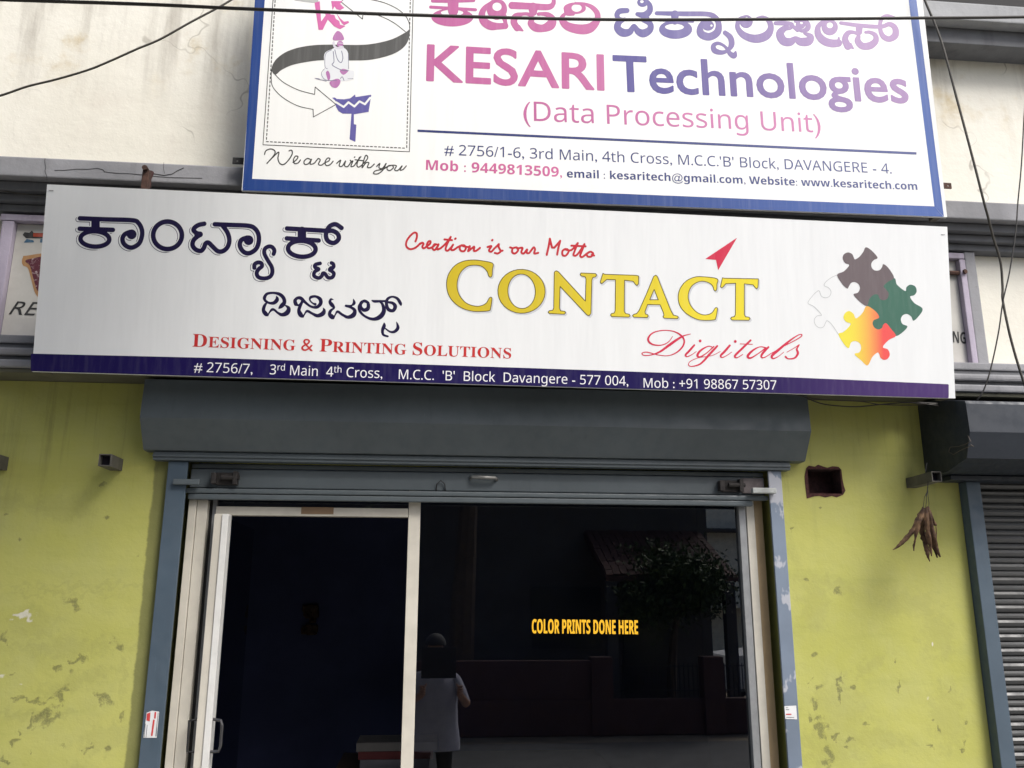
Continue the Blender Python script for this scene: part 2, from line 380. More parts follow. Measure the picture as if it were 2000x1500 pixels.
boxp('upper_wall', CREAM, bld, LX0, LX1, 0, WT, 3.182, 5.6, 0)
# sunshade slab over the first floor on the right; underside shade put into the lower course's grey
boxp('sunshade_slab', CONC, bld, 2.02, LX1, -.19, 0, 4.105, 4.20, .006)
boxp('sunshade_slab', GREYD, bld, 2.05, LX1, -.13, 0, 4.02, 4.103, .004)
boxp('dark_opening', BLACKM, bld, 2.3, 5.5, -.02, 0, 4.205, 5.2, 0)  # black sheet standing in for the dark of the opening above the slab
# long cracks in the ledge fascia
def tr(o, s, pts): return [(o[0]+p[0]/s, o[1]+p[1]/s)+tuple(p[2:]) for p in pts]

# ---------------------------------------------------------------- SDF print engine: strokes and outlines to clean flat meshes
def catmull(P, n=8, closed=False):
    P = [np.array(p, float) for p in P]; out = []
    m = len(P); rng = range(m) if closed else range(m-1)
    for i in rng:
        g = (lambda k: P[k % m]) if closed else (lambda k: P[min(max(k, 0), m-1)])
        a, b, c, d = g(i-1), g(i), g(i+1), g(i+2)
        for k in range(n):
            t = k/n
            out.append(.5*((2*b)+(-a+c)*t+(2*a-5*b+4*c-d)*t*t+(-a+3*b-3*c+d)*t**3))
    if not closed: out.append(P[-1])
    return np.array(out)
class Field:
    def __init__(s, x0, y0, x1, y1, h=1.0):
        s.x0, s.y0, s.h = x0, y0, h
        s.X = np.arange(x0, x1+h, h); s.Y = np.arange(y0, y1+h, h)
        s.F = np.full((len(s.Y), len(s.X)), 1e3)
    def win(s, bx0, by0, bx1, by1):
        i0 = max(int((bx0-s.x0)/s.h), 0); i1 = min(int((bx1-s.x0)/s.h)+2, len(s.X))
        j0 = max(int((by0-s.y0)/s.h), 0); j1 = min(int((by1-s.y0)/s.h)+2, len(s.Y))
        return i0, i1, j0, j1
    def stroke(s, pts, r=None, smooth=True, n=6, pad=6):
        """pts (x, y[, radius])"""
        pts = [tuple(p) if len(p) > 2 else (p[0], p[1], r) for p in pts]
        Q = catmull(pts, n) if smooth and len(pts) > 2 else np.array(pts, float)
        if len(Q) == 1: Q = np.vstack([Q, Q+[.01, 0, 0]])
        for a, b in zip(Q, Q[1:]):
            R = max(a[2], b[2])+pad
            i0, i1, j0, j1 = s.win(min(a[0], b[0])-R, min(a[1], b[1])-R, max(a[0], b[0])+R, max(a[1], b[1])+R)
            if i1 <= i0 or j1 <= j0: continue
            X, Y = s.X[None, i0:i1], s.Y[j0:j1, None]
            dx, dy = b[0]-a[0], b[1]-a[1]; l2 = dx*dx+dy*dy+1e-9
            t = np.clip(((X-a[0])*dx+(Y-a[1])*dy)/l2, 0, 1)
            d = np.hypot(X-a[0]-t*dx, Y-a[1]-t*dy)-(a[2]+t*(b[2]-a[2]))
            s.F[j0:j1, i0:i1] = np.minimum(s.F[j0:j1, i0:i1], d)
        return s
    def polyd(s, rings, box):
        i0, i1, j0, j1 = box
        X, Y = s.X[None, i0:i1], s.Y[j0:j1, None]
        D = np.full((j1-j0, i1-i0), 1e6); ins = np.zeros((j1-j0, i1-i0), bool)
        for Q in rings:
            for a, b in zip(Q, np.roll(Q, -1, 0)):
                dx, dy = b[0]-a[0], b[1]-a[1]; l2 = dx*dx+dy*dy+1e-12
                t = np.clip(((X-a[0])*dx+(Y-a[1])*dy)/l2, 0, 1)
                D = np.minimum(D, (X-a[0]-t*dx)**2+(Y-a[1]-t*dy)**2)
                if abs(dy) > 1e-9:
                    c = ((a[1] > Y) != (b[1] > Y)) & (X < dx*(Y-a[1])/dy+a[0]); ins ^= c
        D = np.sqrt(D); return np.where(ins, -D, D)
    def poly(s, rings, smooth=False, grow=0., pad=6):
        if not isinstance(rings[0][0], (list, tuple, np.ndarray)): rings = [rings]
        R = [catmull(q, 5, True) if smooth else np.array(q, float) for q in rings]
        A = np.vstack(R)
        bx = s.win(A[:, 0].min()-pad, A[:, 1].min()-pad, A[:, 0].max()+pad, A[:, 1].max()+pad)
        i0, i1, j0, j1 = bx
        if i1 <= i0 or j1 <= j0: return s
        s.F[j0:j1, i0:i1] = np.minimum(s.F[j0:j1, i0:i1], s.polyd(R, bx)-grow)
        return s
    def ring(s, cx, cy, rx, ry, w, rot=0):
        c, q = math.cos(rad(rot)), math.sin(rad(rot))
        P = [(cx+rx*math.cos(a)*c-ry*math.sin(a)*q, cy+rx*math.cos(a)*q+ry*math.sin(a)*c, w) for a in np.linspace(0, 2*math.pi, 41)]
        return s.stroke(P, smooth=False)
    def disc(s, cx, cy, r): return s.stroke([(cx, cy, r)])
    def cut(s, other): s.F = np.maximum(s.F, -other.F); return s
    def faces(s, F=None):
        """marching squares: inside is negative"""
        F = s.F if F is None else F
        ny, nx = F.shape; V = []; FA = []
        neg = F < 0
        c = neg[:-1, :-1].astype(int)+neg[:-1, 1:]+neg[1:, 1:]+neg[1:, :-1]
        def add(ps):
            k = len(V); V.extend(ps); FA.append(tuple(range(k, k+len(ps))))
        for j in range(ny-1):
            row = c[j]; full = np.flatnonzero(row == 4)
            if len(full):
                runs = np.split(full, np.flatnonzero(np.diff(full) != 1)+1)
                for q in runs:
                    add([(q[0], j), (q[-1]+1, j), (q[-1]+1, j+1), (q[0], j+1)])
            for i in np.flatnonzero((row > 0) & (row < 4)):
                C = ((i, j), (i+1, j), (i+1, j+1), (i, j+1)); f = [F[y, x] for x, y in C]; ps = []
                for k in range(4):
                    a, b = f[k], f[(k+1) % 4]; A, Bq = C[k], C[(k+1) % 4]
                    if a < 0: ps.append(A)
                    if (a < 0) != (b < 0):
                        t = a/(a-b); ps.append((A[0]+t*(Bq[0]-A[0]), A[1]+t*(Bq[1]-A[1])))
                if len(ps) > 2: add(ps)
        V = np.array(V, float).reshape(-1, 2)*s.h+[s.x0, s.y0]
        return V, FA
def flat_each(name, fld, plane, off, mat, parent, group_gap=0, label=None):
    """one object for each separate letter"""
    F = fld.F; neg = F < 0; lab = np.zeros(F.shape, int); n = 0
    for j, i in zip(*np.nonzero(neg)):
        if lab[j, i]: continue
        n += 1; st = [(j, i)]; lab[j, i] = n
        while st:
            y, x = st.pop()
            for a, b in ((y+1, x), (y-1, x), (y, x+1), (y, x-1), (y+1, x+1), (y-1, x-1), (y+1, x-1), (y-1, x+1)):
                if 0 <= a < F.shape[0] and 0 <= b < F.shape[1] and neg[a, b] and not lab[a, b]: lab[a, b] = n; st.append((a, b))
    for q in range(1, n+1):
        jj, ii = np.nonzero(lab == q)
        if len(jj) < 6: continue
        j0, j1, i0, i1 = max(jj.min()-2, 0), jj.max()+3, max(ii.min()-2, 0), ii.max()+3
        S_ = F[j0:j1, i0:i1].copy(); L_ab = lab[j0:j1, i0:i1]; S_[(L_ab != q) & (L_ab > 0)] = .5
        sub = Field(0, 0, 1, 1); sub.x0, sub.y0, sub.h = fld.x0+i0*fld.h, fld.y0+j0*fld.h, fld.h
        flat(name, sub.faces(S_), plane, off, mat, parent)
def flat(name, VF, plane, off, mat, parent, **k):
    V, FA = VF
    W = plane.at(V[:, 0], V[:, 1], off)
    me = bpy.data.meshes.new('print'); me.from_pydata(W.tolist(), [], [f[::-1] for f in FA]); me.update()
    return link(name, me, mat, parent, **k)

# ---------------------------------------------------------------- lettering from the built-in font
def conv(s, style):
    out = ''
    for ch in s:
        o = ord(ch)
        base = {'sans': (0x1D5A0, 0x1D5BA, 0x1D7E2), 'bold': (0x1D5D4, 0x1D5EE, 0x1D7EC), 'serif': (0x1D400, 0x1D41A, 0x1D7CE), 'gill': None}[style]
        if base is None: out += ch
        elif 'A' <= ch <= 'Z': out += chr(base[0]+o-65)
        elif 'a' <= ch <= 'z': out += chr(base[1]+o-97)
        elif '0' <= ch <= '9': out += chr(base[2]+o-48)
        else: out += ch
    return out
def text_mesh(s, space=1.0):
    c = bpy.data.curves.new('t', 'FONT'); c.body = s; c.size = 1; c.resolution_u = 4; c.space_character = space
    o = bpy.data.objects.new('t', c); COL.objects.link(o)
    dg = bpy.context.evaluated_depsgraph_get(); dg.update()
    me = bpy.data.meshes.new_from_object(o.evaluated_get(dg)); bpy.data.objects.remove(o); bpy.data.curves.remove(c)
    return me
def text_data(s, space=1.0):
    me = text_mesh(s, space)
    v = np.array([q.co[:2] for q in me.vertices]).reshape(-1, 2); f = [tuple(p.vertices) for p in me.polygons]
    cnt = {}
    for p in f:
        for a, b in zip(p, p[1:]+p[:1]): cnt[tuple(sorted((a, b)))] = cnt.get(tuple(sorted((a, b))), 0)+1
    bpy.data.meshes.remove(me)
    return v, f, [e for e, n in cnt.items() if n == 1]
def text_px(runs, p0, p1, cap, plane, slant=0.0, space=1.0):
    """runs: [(text, style, relative size, raise)] set along the pixel baseline p0-p1, capital height in pixels -> (V pixels, faces, edges)"""
    V, FA, E = [], [], []; x = 0
    for s, st, sz, ra in runs:
        body = conv(s, st)
        v, f, e = text_data(body, space)
        lead = len(s)-len(s.lstrip(' '))
        ref = text_data(conv('H', st))[0][:, 1].max()
        w = text_data(body+'|', space)[0][:, 0].max()-.1 if False else None
        # advance with a trailing bar so spaces count
        vb = text_data(body+'|', space)[0]; bar = text_data('|')[0]; adv = vb[:, 0].max()-bar[:, 0].max()
        k = len(V) and sum(len(q) for q in V) or 0
        v = v/ref*sz; adv = adv/ref*sz
        V.append(v+[x, ra]); FA += [tuple(i+k for i in q) for q in f]; E += [(a+k, b+k) for a, b in e]
        x += adv
    V = np.vstack(V); V[:, 0] += slant*V[:, 1]
    xa, xb = V[:, 0].min(), V[:, 0].max()
    A, Bp = plane.at(*p0), plane.at(*p1); ex = (Bp-A); W = np.linalg.norm(ex); ex /= W
    ey = np.cross(plane.n, ex)
    if ey[2] < 0: ey = -ey
    T = plane.at(p0[0], p0[1]-cap); H = abs((T-A)@ey)
    P3 = A + np.outer((V[:, 0]-xa)/(xb-xa)*W, ex)+np.outer(V[:, 1]*H, ey)
    return P3, FA, E
def lettering(runs, p0, p1, cap, plane, off, mat, parent, name='lettering', label=None, **k):
    if isinstance(runs, tuple): runs = [(runs[0], runs[1], 1, 0)]
    P3, FA, _ = text_px(runs, p0, p1, cap, plane, **k)
    me = bpy.data.meshes.new('text'); me.from_pydata((P3+plane.n*off*.3).tolist(), [], FA); me.update()
    return link(name, me, mat, parent, label=label, kind='stuff')
def project(P):
    d = P-CAM; z = d@FW
    return np.stack([1000+FPX*(d@RT)/z, 750-FPX*(d@UP)/z], -1)
def fat_text(fld, s, style, p0, p1, cap, plane, grow, space=1.0):
    """letters made bolder: outlines pushed outwards; returns into the field"""
    P3, FA, E = text_px([(s, style, 1, 0)], p0, p1, cap, plane, space=space)
    P = project(P3)
    nb = {}
    for a, b in E: nb.setdefault(a, []).append(b); nb.setdefault(b, []).append(a)
    seen = set(); rings = []
    for st in nb:
        if st in seen: continue
        ring = [st]; seen.add(st); cur = st
        while True:
            nx = [q for q in nb[cur] if q not in seen]
            if not nx: break
            cur = nx[0]; seen.add(cur); ring.append(cur)
        rings.append(P[ring])
    # holes stay with the outline that holds them
    rings.sort(key=lambda q: -(np.ptp(q[:, 0])*np.ptp(q[:, 1]))); used = set()
    for i, q in enumerate(rings):
        if i in used: continue
        grp = [q]
        for j in range(i+1, len(rings)):
            r = rings[j]
            if j not in used and r[:, 0].min() > q[:, 0].min() and r[:, 0].max() < q[:, 0].max() and r[:, 1].min() > q[:, 1].min() and r[:, 1].max() < q[:, 1].max() and np.ptp(r[:, 0]) < np.ptp(q[:, 0])*.9:
                grp.append(r); used.add(j)
        fld.poly(grp, grow=grow)
    return fld
def quadpx(name, pxs, plane, off, mat, parent, **k):
    P = [plane.at(x, y, off) for x, y in pxs]
    return link(name, B().quad(*P).mesh(False), mat, parent, **k)
# ================================================================== LOWER SIGN
PL = Plane(U(62, 725, -.28), U(1866, 778, -.28), U(92, 360, -.37))
lsr = empty('shop_sign', tuple(PL.at(960, 752)), 'long white shop sign with yellow CONTACT lettering and purple address strip', 'sign')
WHITE = m_flex('white_flex_sheet')
qd = [PL.at(62, 725), PL.at(1866, 778), PL.at(1850, 443), PL.at(92, 360)]
link('panel', B().slab([q+PL.n*0 for q in qd], .012).mesh(), WHITE, lsr)
c = (qd[0]+qd[2])/2
back = [q+np.array([0, .0125, 0])+(c-q)*.004 for q in qd]
b = B()
def bar(b, p, q, w, y):
    p = np.array(p); q = np.array(q); d = (q-p)/np.linalg.norm(q-p); s = np.cross(d, [0, 1, 0]); s /= np.linalg.norm(s)
    b.slab([p-s*w/2, q-s*w/2, q+s*w/2, p+s*w/2], y)
for i in range(4):
    a, e = back[i], back[(i+1) % 4]; m_ = (back[(i+2) % 4]+back[(i+3) % 4])/2; k = .028/np.linalg.norm(m_-(a+e)/2)
    bar(b, a*(1-k)+back[(i+3) % 4]*k, e*(1-k)+back[(i+2) % 4]*k, .03, .05)
link('frame', b.mesh(), FRAME, lsr)
dar = ink('dark_indigo_ink', (.011, .007, .046), fade=.03)
band = Field(50, 680, 1870, 785, 2)
band.poly([(60, 690.6), (400, 698.7), (800, 711), (1200, 724.5), (1560, 737.6), (1853, 750.4), (1853, 777.6), (1300, 761.4), (800, 746.7), (360, 733.8), (60, 724.9)])
flat('address_band', band.faces(), PL, .0012, ink('purple_band_ink', (.010, .005, .072), (.070, .033, .150), (1.0, 2.2), fade=.05), lsr)  # paler right end: sheet glare painted into the purple ink
# indigo Kannada name: round strokes with a fine shadow line at the lower left
o2, s2 = (130, 400), 6.0606; o3, s3 = (420, 400), 5.2632
def A2(f, pts, r): f.stroke(tr(o2, s2, pts), r/s2)
def A3(f, pts, r): f.stroke(tr(o3, s3, pts), r/s3)
def kannada1(f):
    r = 27
    A2(f, [(158, 160), (470, 172), (780, 183), (850, 215), (890, 290), (892, 370), (860, 455), (790, 502), (730, 500), (678, 460), (662, 400), (690, 348), (750, 322)], r)
    A2(f, [(770, 350)], 58); A2(f, [(343, 200), (343, 275)], 50); A2(f, [(155, 283), (548, 297)], r)
    f.ring(130+335/s2, 400+404/s2, 171/s2, 91/s2, r/s2, 2)
    f.ring(130+1195/s2, 400+361/s2, 170/s2, 163/s2, 28/s2)
    A2(f, [(1630, 224), (1560, 240), (1512, 275), (1505, 305), (1540, 335), (1585, 350), (1545, 378), (1503, 420), (1492, 480), (1530, 530), (1590, 545), (1625, 510), (1645, 460), (1680, 448), (1730, 495), (1790, 548), (1850, 548), (1905, 500), (1927, 420), (1905, 330), (1850, 250)], r)
    A2(f, [(1545, 350), (1580, 350)], 34)
    r = 23.5
    A3(f, [(-3, 200), (170, 207), (340, 215), (405, 240), (445, 300), (449, 380), (420, 455), (350, 498), (290, 480), (255, 420), (270, 362), (330, 337)], r)
    A3(f, [(345, 364)], 50)
    A3(f, [(602, 505), (610, 470), (590, 437), (555, 428), (515, 450), (507, 500), (545, 575), (583, 640), (588, 700), (560, 743), (500, 757), (445, 742), (428, 700), (450, 660), (482, 632), (475, 600), (440, 593), (407, 612), (404, 648)], 21)
    A3(f, [(740, 243), (940, 255), (1150, 267), (1210, 268), (1262, 300), (1270, 352), (1222, 392), (1162, 372), (1140, 320), (1152, 262), (1182, 218), (1240, 200), (1300, 238)], r)
    A3(f, [(893, 268), (893, 335)], 44); A3(f, [(738, 345), (1065, 367)], r)
    f.ring(420+892/s3, 400+452/s3, 142/s3, 82/s3, r/s3, 3)
    A3(f, [(1080, 602), (1032, 615), (1028, 642), (1065, 662), (1025, 688), (1018, 730), (1062, 752), (1095, 735), (1108, 705), (1130, 708), (1162, 748), (1205, 745), (1222, 705), (1188, 668), (1218, 640), (1216, 610), (1197, 597)], 19)
    A3(f, [(1185, 666), (1195, 655)], 26)
f = Field(140, 405, 690, 565, .75); kannada1(f)
flat_each('letter', f, PL, .0016, dar, lsr)
g = Field(140, 405, 690, 565, .75); G2 = Field(140+3.6, 405-2.2, 690+3.6, 565-2.2, .75); kannada1(G2)
line = np.maximum(np.abs(G2.F)-.55, 1.7-f.F)
g.F = line; flat('letter_shadow_line', g.faces(), PL, .0014, dar, lsr, kind='stuff')
# second Kannada line, broad and thin pen strokes
f = Field(505, 560, 795, 665, .6)
def P3_(pts): f.stroke(tr(o3, s3, [(x, y, r/s3) for x, y, r in pts]))
P3_([(515, 985, 12), (508, 955, 17), (535, 915, 14), (600, 905, 12), (665, 920, 17), (705, 960, 19), (712, 1005, 20), (685, 1038, 22), (658, 1062, 8)])
P3_([(632, 940, 5), (638, 975, 20), (605, 1008, 18), (555, 1008, 12), (515, 985, 13)])
P3_([(535, 1000, 8), (508, 1040, 16), (498, 1085, 18), (520, 1120, 22), (542, 1138, 8)])
P3_([(542, 1138, 8), (560, 1105, 8), (585, 1078, 14), (610, 1080, 12), (645, 1110, 12), (690, 1130, 18), (740, 1110, 25), (758, 1070, 20), (740, 1045, 12), (715, 1030, 4)])
P3_([(830, 1020, 20), (822, 985, 18), (848, 958, 15), (885, 962, 18), (930, 1005, 14), (985, 1045, 12), (1045, 1052, 16), (1085, 1015, 19), (1080, 970, 19), (1035, 942, 13), (985, 950, 14), (975, 980, 8), (1005, 1012, 8), (1030, 1022, 14)])
P3_([(905, 975, 12), (880, 1030, 16), (862, 1085, 18), (880, 1130, 24), (905, 1153, 8)]); P3_([(830, 1020, 16), (858, 1032, 9), (888, 1000, 6)])
P3_([(905, 1153, 8), (925, 1115, 8), (950, 1092, 13), (1000, 1118, 13), (1055, 1140, 18), (1108, 1118, 23), (1122, 1085, 15), (1112, 1062, 4)])
P3_([(1215, 975, 4), (1192, 970, 10), (1182, 1000, 16), (1205, 1032, 20), (1228, 1055, 8)]); P3_([(1225, 1062, 8), (1188, 1090, 15), (1178, 1125, 18), (1200, 1150, 24), (1218, 1168, 8)])
P3_([(1218, 1168, 8), (1240, 1122, 8), (1262, 1098, 13), (1310, 1130, 13), (1365, 1155, 17), (1420, 1135, 24), (1437, 1090, 18), (1405, 1058, 14), (1345, 1038, 12)])
P3_([(1345, 1038, 12), (1400, 1035, 8), (1430, 1010, 16), (1422, 970, 4)])
P3_([(1535, 1000, 4), (1572, 1008, 15), (1572, 1065, 20), (1530, 1082, 18), (1500, 1050, 14), (1500, 1010, 16), (1535, 985, 12), (1565, 1000, 14)])
P3_([(1515, 1000, 14), (1483, 1040, 15), (1490, 1095, 14), (1545, 1148, 12), (1625, 1175, 16), (1695, 1152, 24), (1735, 1095, 22), (1722, 1025, 14), (1690, 990, 10)])
P3_([(1612, 982, 5), (1640, 992, 14), (1700, 990, 12), (1765, 990, 11)])
P3_([(1765, 1000, 10), (1825, 1010, 15), (1852, 1045, 20), (1830, 1088, 17), (1782, 1075, 18), (1762, 1020, 16), (1772, 970, 15), (1820, 945, 10), (1872, 962, 14), (1905, 1010, 16), (1912, 1035, 5)])
P3_([(1738, 1213, 4), (1738, 1245, 18), (1722, 1290, 16), (1730, 1335, 12), (1775, 1352, 10)]); P3_([(1752, 1272, 7), (1800, 1305, 10), (1848, 1302, 15), (1880, 1262, 17), (1866, 1205, 4)])
flat_each('letter', f, PL, .0016, dar, lsr)
# red hand-written motto
red = ink('red_ink', (.52, .026, .040), fade=.08)
f = Field(785, 445, 1165, 510, .6); o5, s5 = (780, 440), 4.762
def R5(*strokes, r=9.5):
    for p in strokes: f.stroke(tr(o5, s5, p), r/s5)
R5([(150, 150), (163, 110), (160, 75), (135, 70), (95, 105), (67, 150), (65, 195), (100, 222), (150, 208), (195, 168)], [(195, 172), (212, 162), (225, 172), (214, 200), (228, 214), (255, 195), (285, 172), (290, 150), (272, 150), (256, 182), (268, 212), (302, 205), (330, 185)],
   [(350, 178), (325, 178), (308, 212), (328, 230), (358, 192), (364, 178), (350, 222), (385, 212), (440, 160), (478, 108)], [(478, 108), (445, 175), (430, 222), (450, 236), (482, 205), (500, 180)], [(420, 131), (490, 138)],
   [(500, 180), (480, 222), (503, 230), (540, 205), (570, 190)], [(518, 127), (524, 122)], [(582, 184), (562, 202), (570, 235), (602, 240), (620, 208), (602, 186), (590, 192), (640, 202), (656, 195), (640, 240), (672, 215), (697, 200), (693, 236), (716, 236), (750, 210)],
   [(820, 202), (856, 194), (834, 233), (855, 245), (885, 215), (925, 175)], [(862, 141), (866, 136)], [(925, 175), (925, 205), (942, 240), (915, 262), (888, 256)], [(942, 240), (960, 235)],
   [(1030, 205), (1055, 213)], [(1087, 205), (1055, 215), (1050, 250), (1076, 262), (1105, 232), (1090, 206), (1105, 214), (1145, 210), (1135, 250), (1157, 262), (1188, 225), (1184, 254), (1206, 258), (1230, 228), (1250, 205), (1262, 224), (1255, 262), (1292, 256)],
   [(1772, 246), (1745, 265), (1752, 290), (1785, 290), (1802, 262), (1782, 246)], [(1790, 275), (1812, 281)],
   [(1543, 220), (1517, 240), (1520, 278), (1550, 280), (1575, 242), (1560, 222), (1548, 226), (1600, 230), (1660, 165)], [(1660, 165), (1630, 240), (1620, 278), (1655, 272), (1722, 175)], [(1722, 175), (1697, 240), (1682, 283), (1702, 295), (1745, 262)], [(1600, 189), (1732, 196)])
f.stroke(tr(o5, s5, [(1371, 274), (1388, 200), (1400, 125), (1420, 207), (1442, 208), (1496, 145), (1480, 205), (1468, 272)]), 10/s5, smooth=False)
flat_each('letter', f, PL, .0016, red, lsr)
# yellow serif capitals with a dark outline
o6 = (1180, 440); s6 = 4.762
CN = [[(870, 355), (867, 410), (862, 470), (845, 483), (829, 470), (815, 430), (770, 385), (700, 372), (630, 385), (570, 440), (541, 520), (542, 600), (572, 670), (630, 727), (710, 752), (770, 745), (810, 720), (833, 680), (850, 668), (862, 685), (850, 770), (835, 795), (760, 802), (680, 800), (580, 770), (500, 710), (455, 640), (438, 550), (455, 460), (510, 380), (590, 335), (690, 322), (790, 333)]]
NN = [[(1440, 440), (1447, 428), (1462, 423), (1480, 432), (1730, 705), (1735, 500), (1727, 480), (1690, 472), (1680, 457), (1690, 443), (1825, 448), (1837, 462), (1827, 480), (1800, 487), (1791, 510), (1783, 820), (1765, 843), (1745, 835), (1495, 570), (1490, 770), (1500, 795), (1540, 800), (1548, 814), (1535, 828), (1395, 822), (1383, 808), (1395, 793), (1425, 790), (1435, 770)]]
T1 = [[(-12, 445), (5, 455), (300, 465), (322, 472), (320, 545), (305, 563), (290, 550), (270, 522), (190, 512), (188, 800), (200, 820), (235, 828), (242, 842), (230, 855), (70, 850), (58, 835), (68, 820), (92, 816), (102, 795), (105, 508), (25, 505), (0, 525), (-15, 540), (-30, 543), (-38, 528)]]
AA = [[(480, 463), (495, 475), (560, 640), (620, 790), (645, 835), (685, 845), (693, 858), (680, 870), (560, 865), (545, 851), (556, 836), (550, 812), (520, 740), (405, 738), (380, 803), (385, 825), (405, 830), (411, 845), (400, 860), (275, 855), (262, 841), (275, 828), (303, 820), (325, 790), (392, 640), (460, 475)], [(465, 598), (502, 692), (425, 692)]]
C2 = [[(1050, 497), (1050, 550), (1048, 595), (1035, 612), (1020, 600), (1005, 560), (960, 530), (900, 522), (840, 545), (800, 590), (782, 660), (800, 735), (850, 798), (910, 830), (965, 830), (1005, 810), (1030, 772), (1045, 765), (1055, 780), (1040, 860), (1022, 880), (930, 885), (850, 870), (760, 818), (705, 750), (688, 670), (705, 590), (760, 520), (840, 482), (920, 478)]]
T2 = [[(1100, 487), (1120, 492), (1435, 498), (1432, 575), (1420, 592), (1405, 582), (1385, 555), (1305, 545), (1305, 830), (1315, 850), (1350, 855), (1358, 870), (1345, 885), (1190, 882), (1175, 868), (1185, 853), (1210, 850), (1220, 830), (1222, 540), (1130, 545), (1110, 572), (1095, 582), (1080, 572)]]
ell = lambda cx, cy, a, b, rot=0: [(cx+a*math.cos(t)*math.cos(rad(rot))-b*math.sin(t)*math.sin(rad(rot)), cy+a*math.cos(t)*math.sin(rad(rot))+b*math.sin(t)*math.cos(rad(rot))) for t in np.linspace(0, 2*math.pi, 33)[:-1]]
ON = [ell(1136, 614, 221, 205, 3), ell(1137, 614, 127, 160, -4)]
ylw = Field(862, 498, 1492, 640, .7)
for G, o, sm in ((CN, o5, True), (ON, o5, False), (NN, o5, False), (T1, o6, False), (AA, o6, False), (C2, o6, True), (T2, o6, False)):
    ylw.poly([tr(o, s5, q) for q in G], smooth=sm)
flat('letter_outline', ylw.faces(ylw.F-.6), PL, .0014, ink('olive_outline_ink', (.085, .065, .018), fade=.0), lsr)
yk = Field(862, 498, 1492, 640, .7); yk.F = ylw.F+.9
flat_each('letter', yk, PL, .0018, ink('yellow_ink', (.60, .46, .025), (.80, .67, .04), (-2.3, -.9), fade=.08, vert=-.9), lsr)
sh = Field(862+2.2, 498+2.6, 1492+2.2, 640+2.6, .7); sh.F = ylw.F-1.0
flat('printed_drop_shadow', sh.faces(), PL, .0010, ink('pale_grey_ink', (.58, .60, .62), fade=.1), lsr)
# paper-dart arrow
f = Field(1370, 458, 1445, 530, .7).poly(tr(o6, s6, [(1237, 115), (940, 313), (1040, 322), (1060, 418)]))
crim = ink('crimson_ink', (.60, .030, .075), fade=.08)
flat('red_arrow', f.faces(), PL, .0016, crim, lsr)
# Digitals in English script
f = Field(1245, 640, 1572, 722, .55)
def D6(pts): f.stroke(tr(o6, s6, [(x, y, max(r, 2.6)/s6) for x, y, r in pts]))
D6([(637, 1033, 3), (600, 1083, 4), (540, 1113, 5), (465, 1112, 7), (418, 1085, 9), (412, 1045, 9), (455, 1000, 6), (540, 978, 4.5), (640, 985, 5), (712, 1022, 8), (745, 1072, 8), (728, 1130, 8), (670, 1185, 6), (590, 1213, 4), (500, 1205, 4), (400, 1180, 5), (352, 1190, 4.5), (372, 1210, 5), (440, 1205, 5), (520, 1175, 9), (600, 1118, 12), (680, 1062, 11), (740, 1028, 6), (803, 1011, 3)])
D6([(838, 1115, 9), (792, 1168, 10), (757, 1206, 9), (775, 1222, 5), (820, 1200, 3.5), (857, 1174, 3)]); D6([(893, 1075, 13)]); D6([(1220, 1080, 13)])
D6([(1012, 1137, 6), (970, 1125, 4.5), (903, 1160, 9), (868, 1205, 11), (888, 1226, 8), (950, 1190, 5), (1020, 1128, 6)]); D6([(1052, 1123, 9), (980, 1200, 11), (900, 1285, 8), (822, 1312, 5), (785, 1300, 4), (802, 1265, 3.5), (880, 1232, 3), (1000, 1212, 3), (1080, 1174, 3)])
D6([(1168, 1118, 10), (1122, 1172, 11), (1084, 1213, 9), (1102, 1229, 5), (1150, 1205, 3.5), (1187, 1179, 3)])
D6([(1362, 1070, 9), (1290, 1140, 10), (1217, 1213, 10), (1237, 1231, 5), (1290, 1200, 3.5)]); D6([(1265, 1103, 3.5), (1380, 1107, 3.5)])
D6([(1505, 1140, 6), (1450, 1130, 4.5), (1385, 1162, 9), (1336, 1214, 12), (1360, 1235, 8), (1430, 1195, 5), (1505, 1138, 5)]); D6([(1528, 1133, 9), (1475, 1190, 11), (1462, 1224, 8), (1490, 1230, 5), (1555, 1190, 3.5)])
D6([(1555, 1190, 3), (1680, 1120, 4), (1808, 1052, 5), (1840, 1022, 5), (1812, 1018, 4.5), (1730, 1070, 8), (1620, 1160, 12), (1562, 1213, 12), (1572, 1239, 7), (1620, 1220, 3.5), (1670, 1180, 3)])
D6([(1700, 1180, 3), (1770, 1140, 3.5), (1815, 1110, 4), (1792, 1150, 8), (1802, 1192, 11), (1770, 1235, 8), (1712, 1241, 6), (1687, 1222, 9)])
flat_each('letter', f, PL, .0016, crim, lsr)
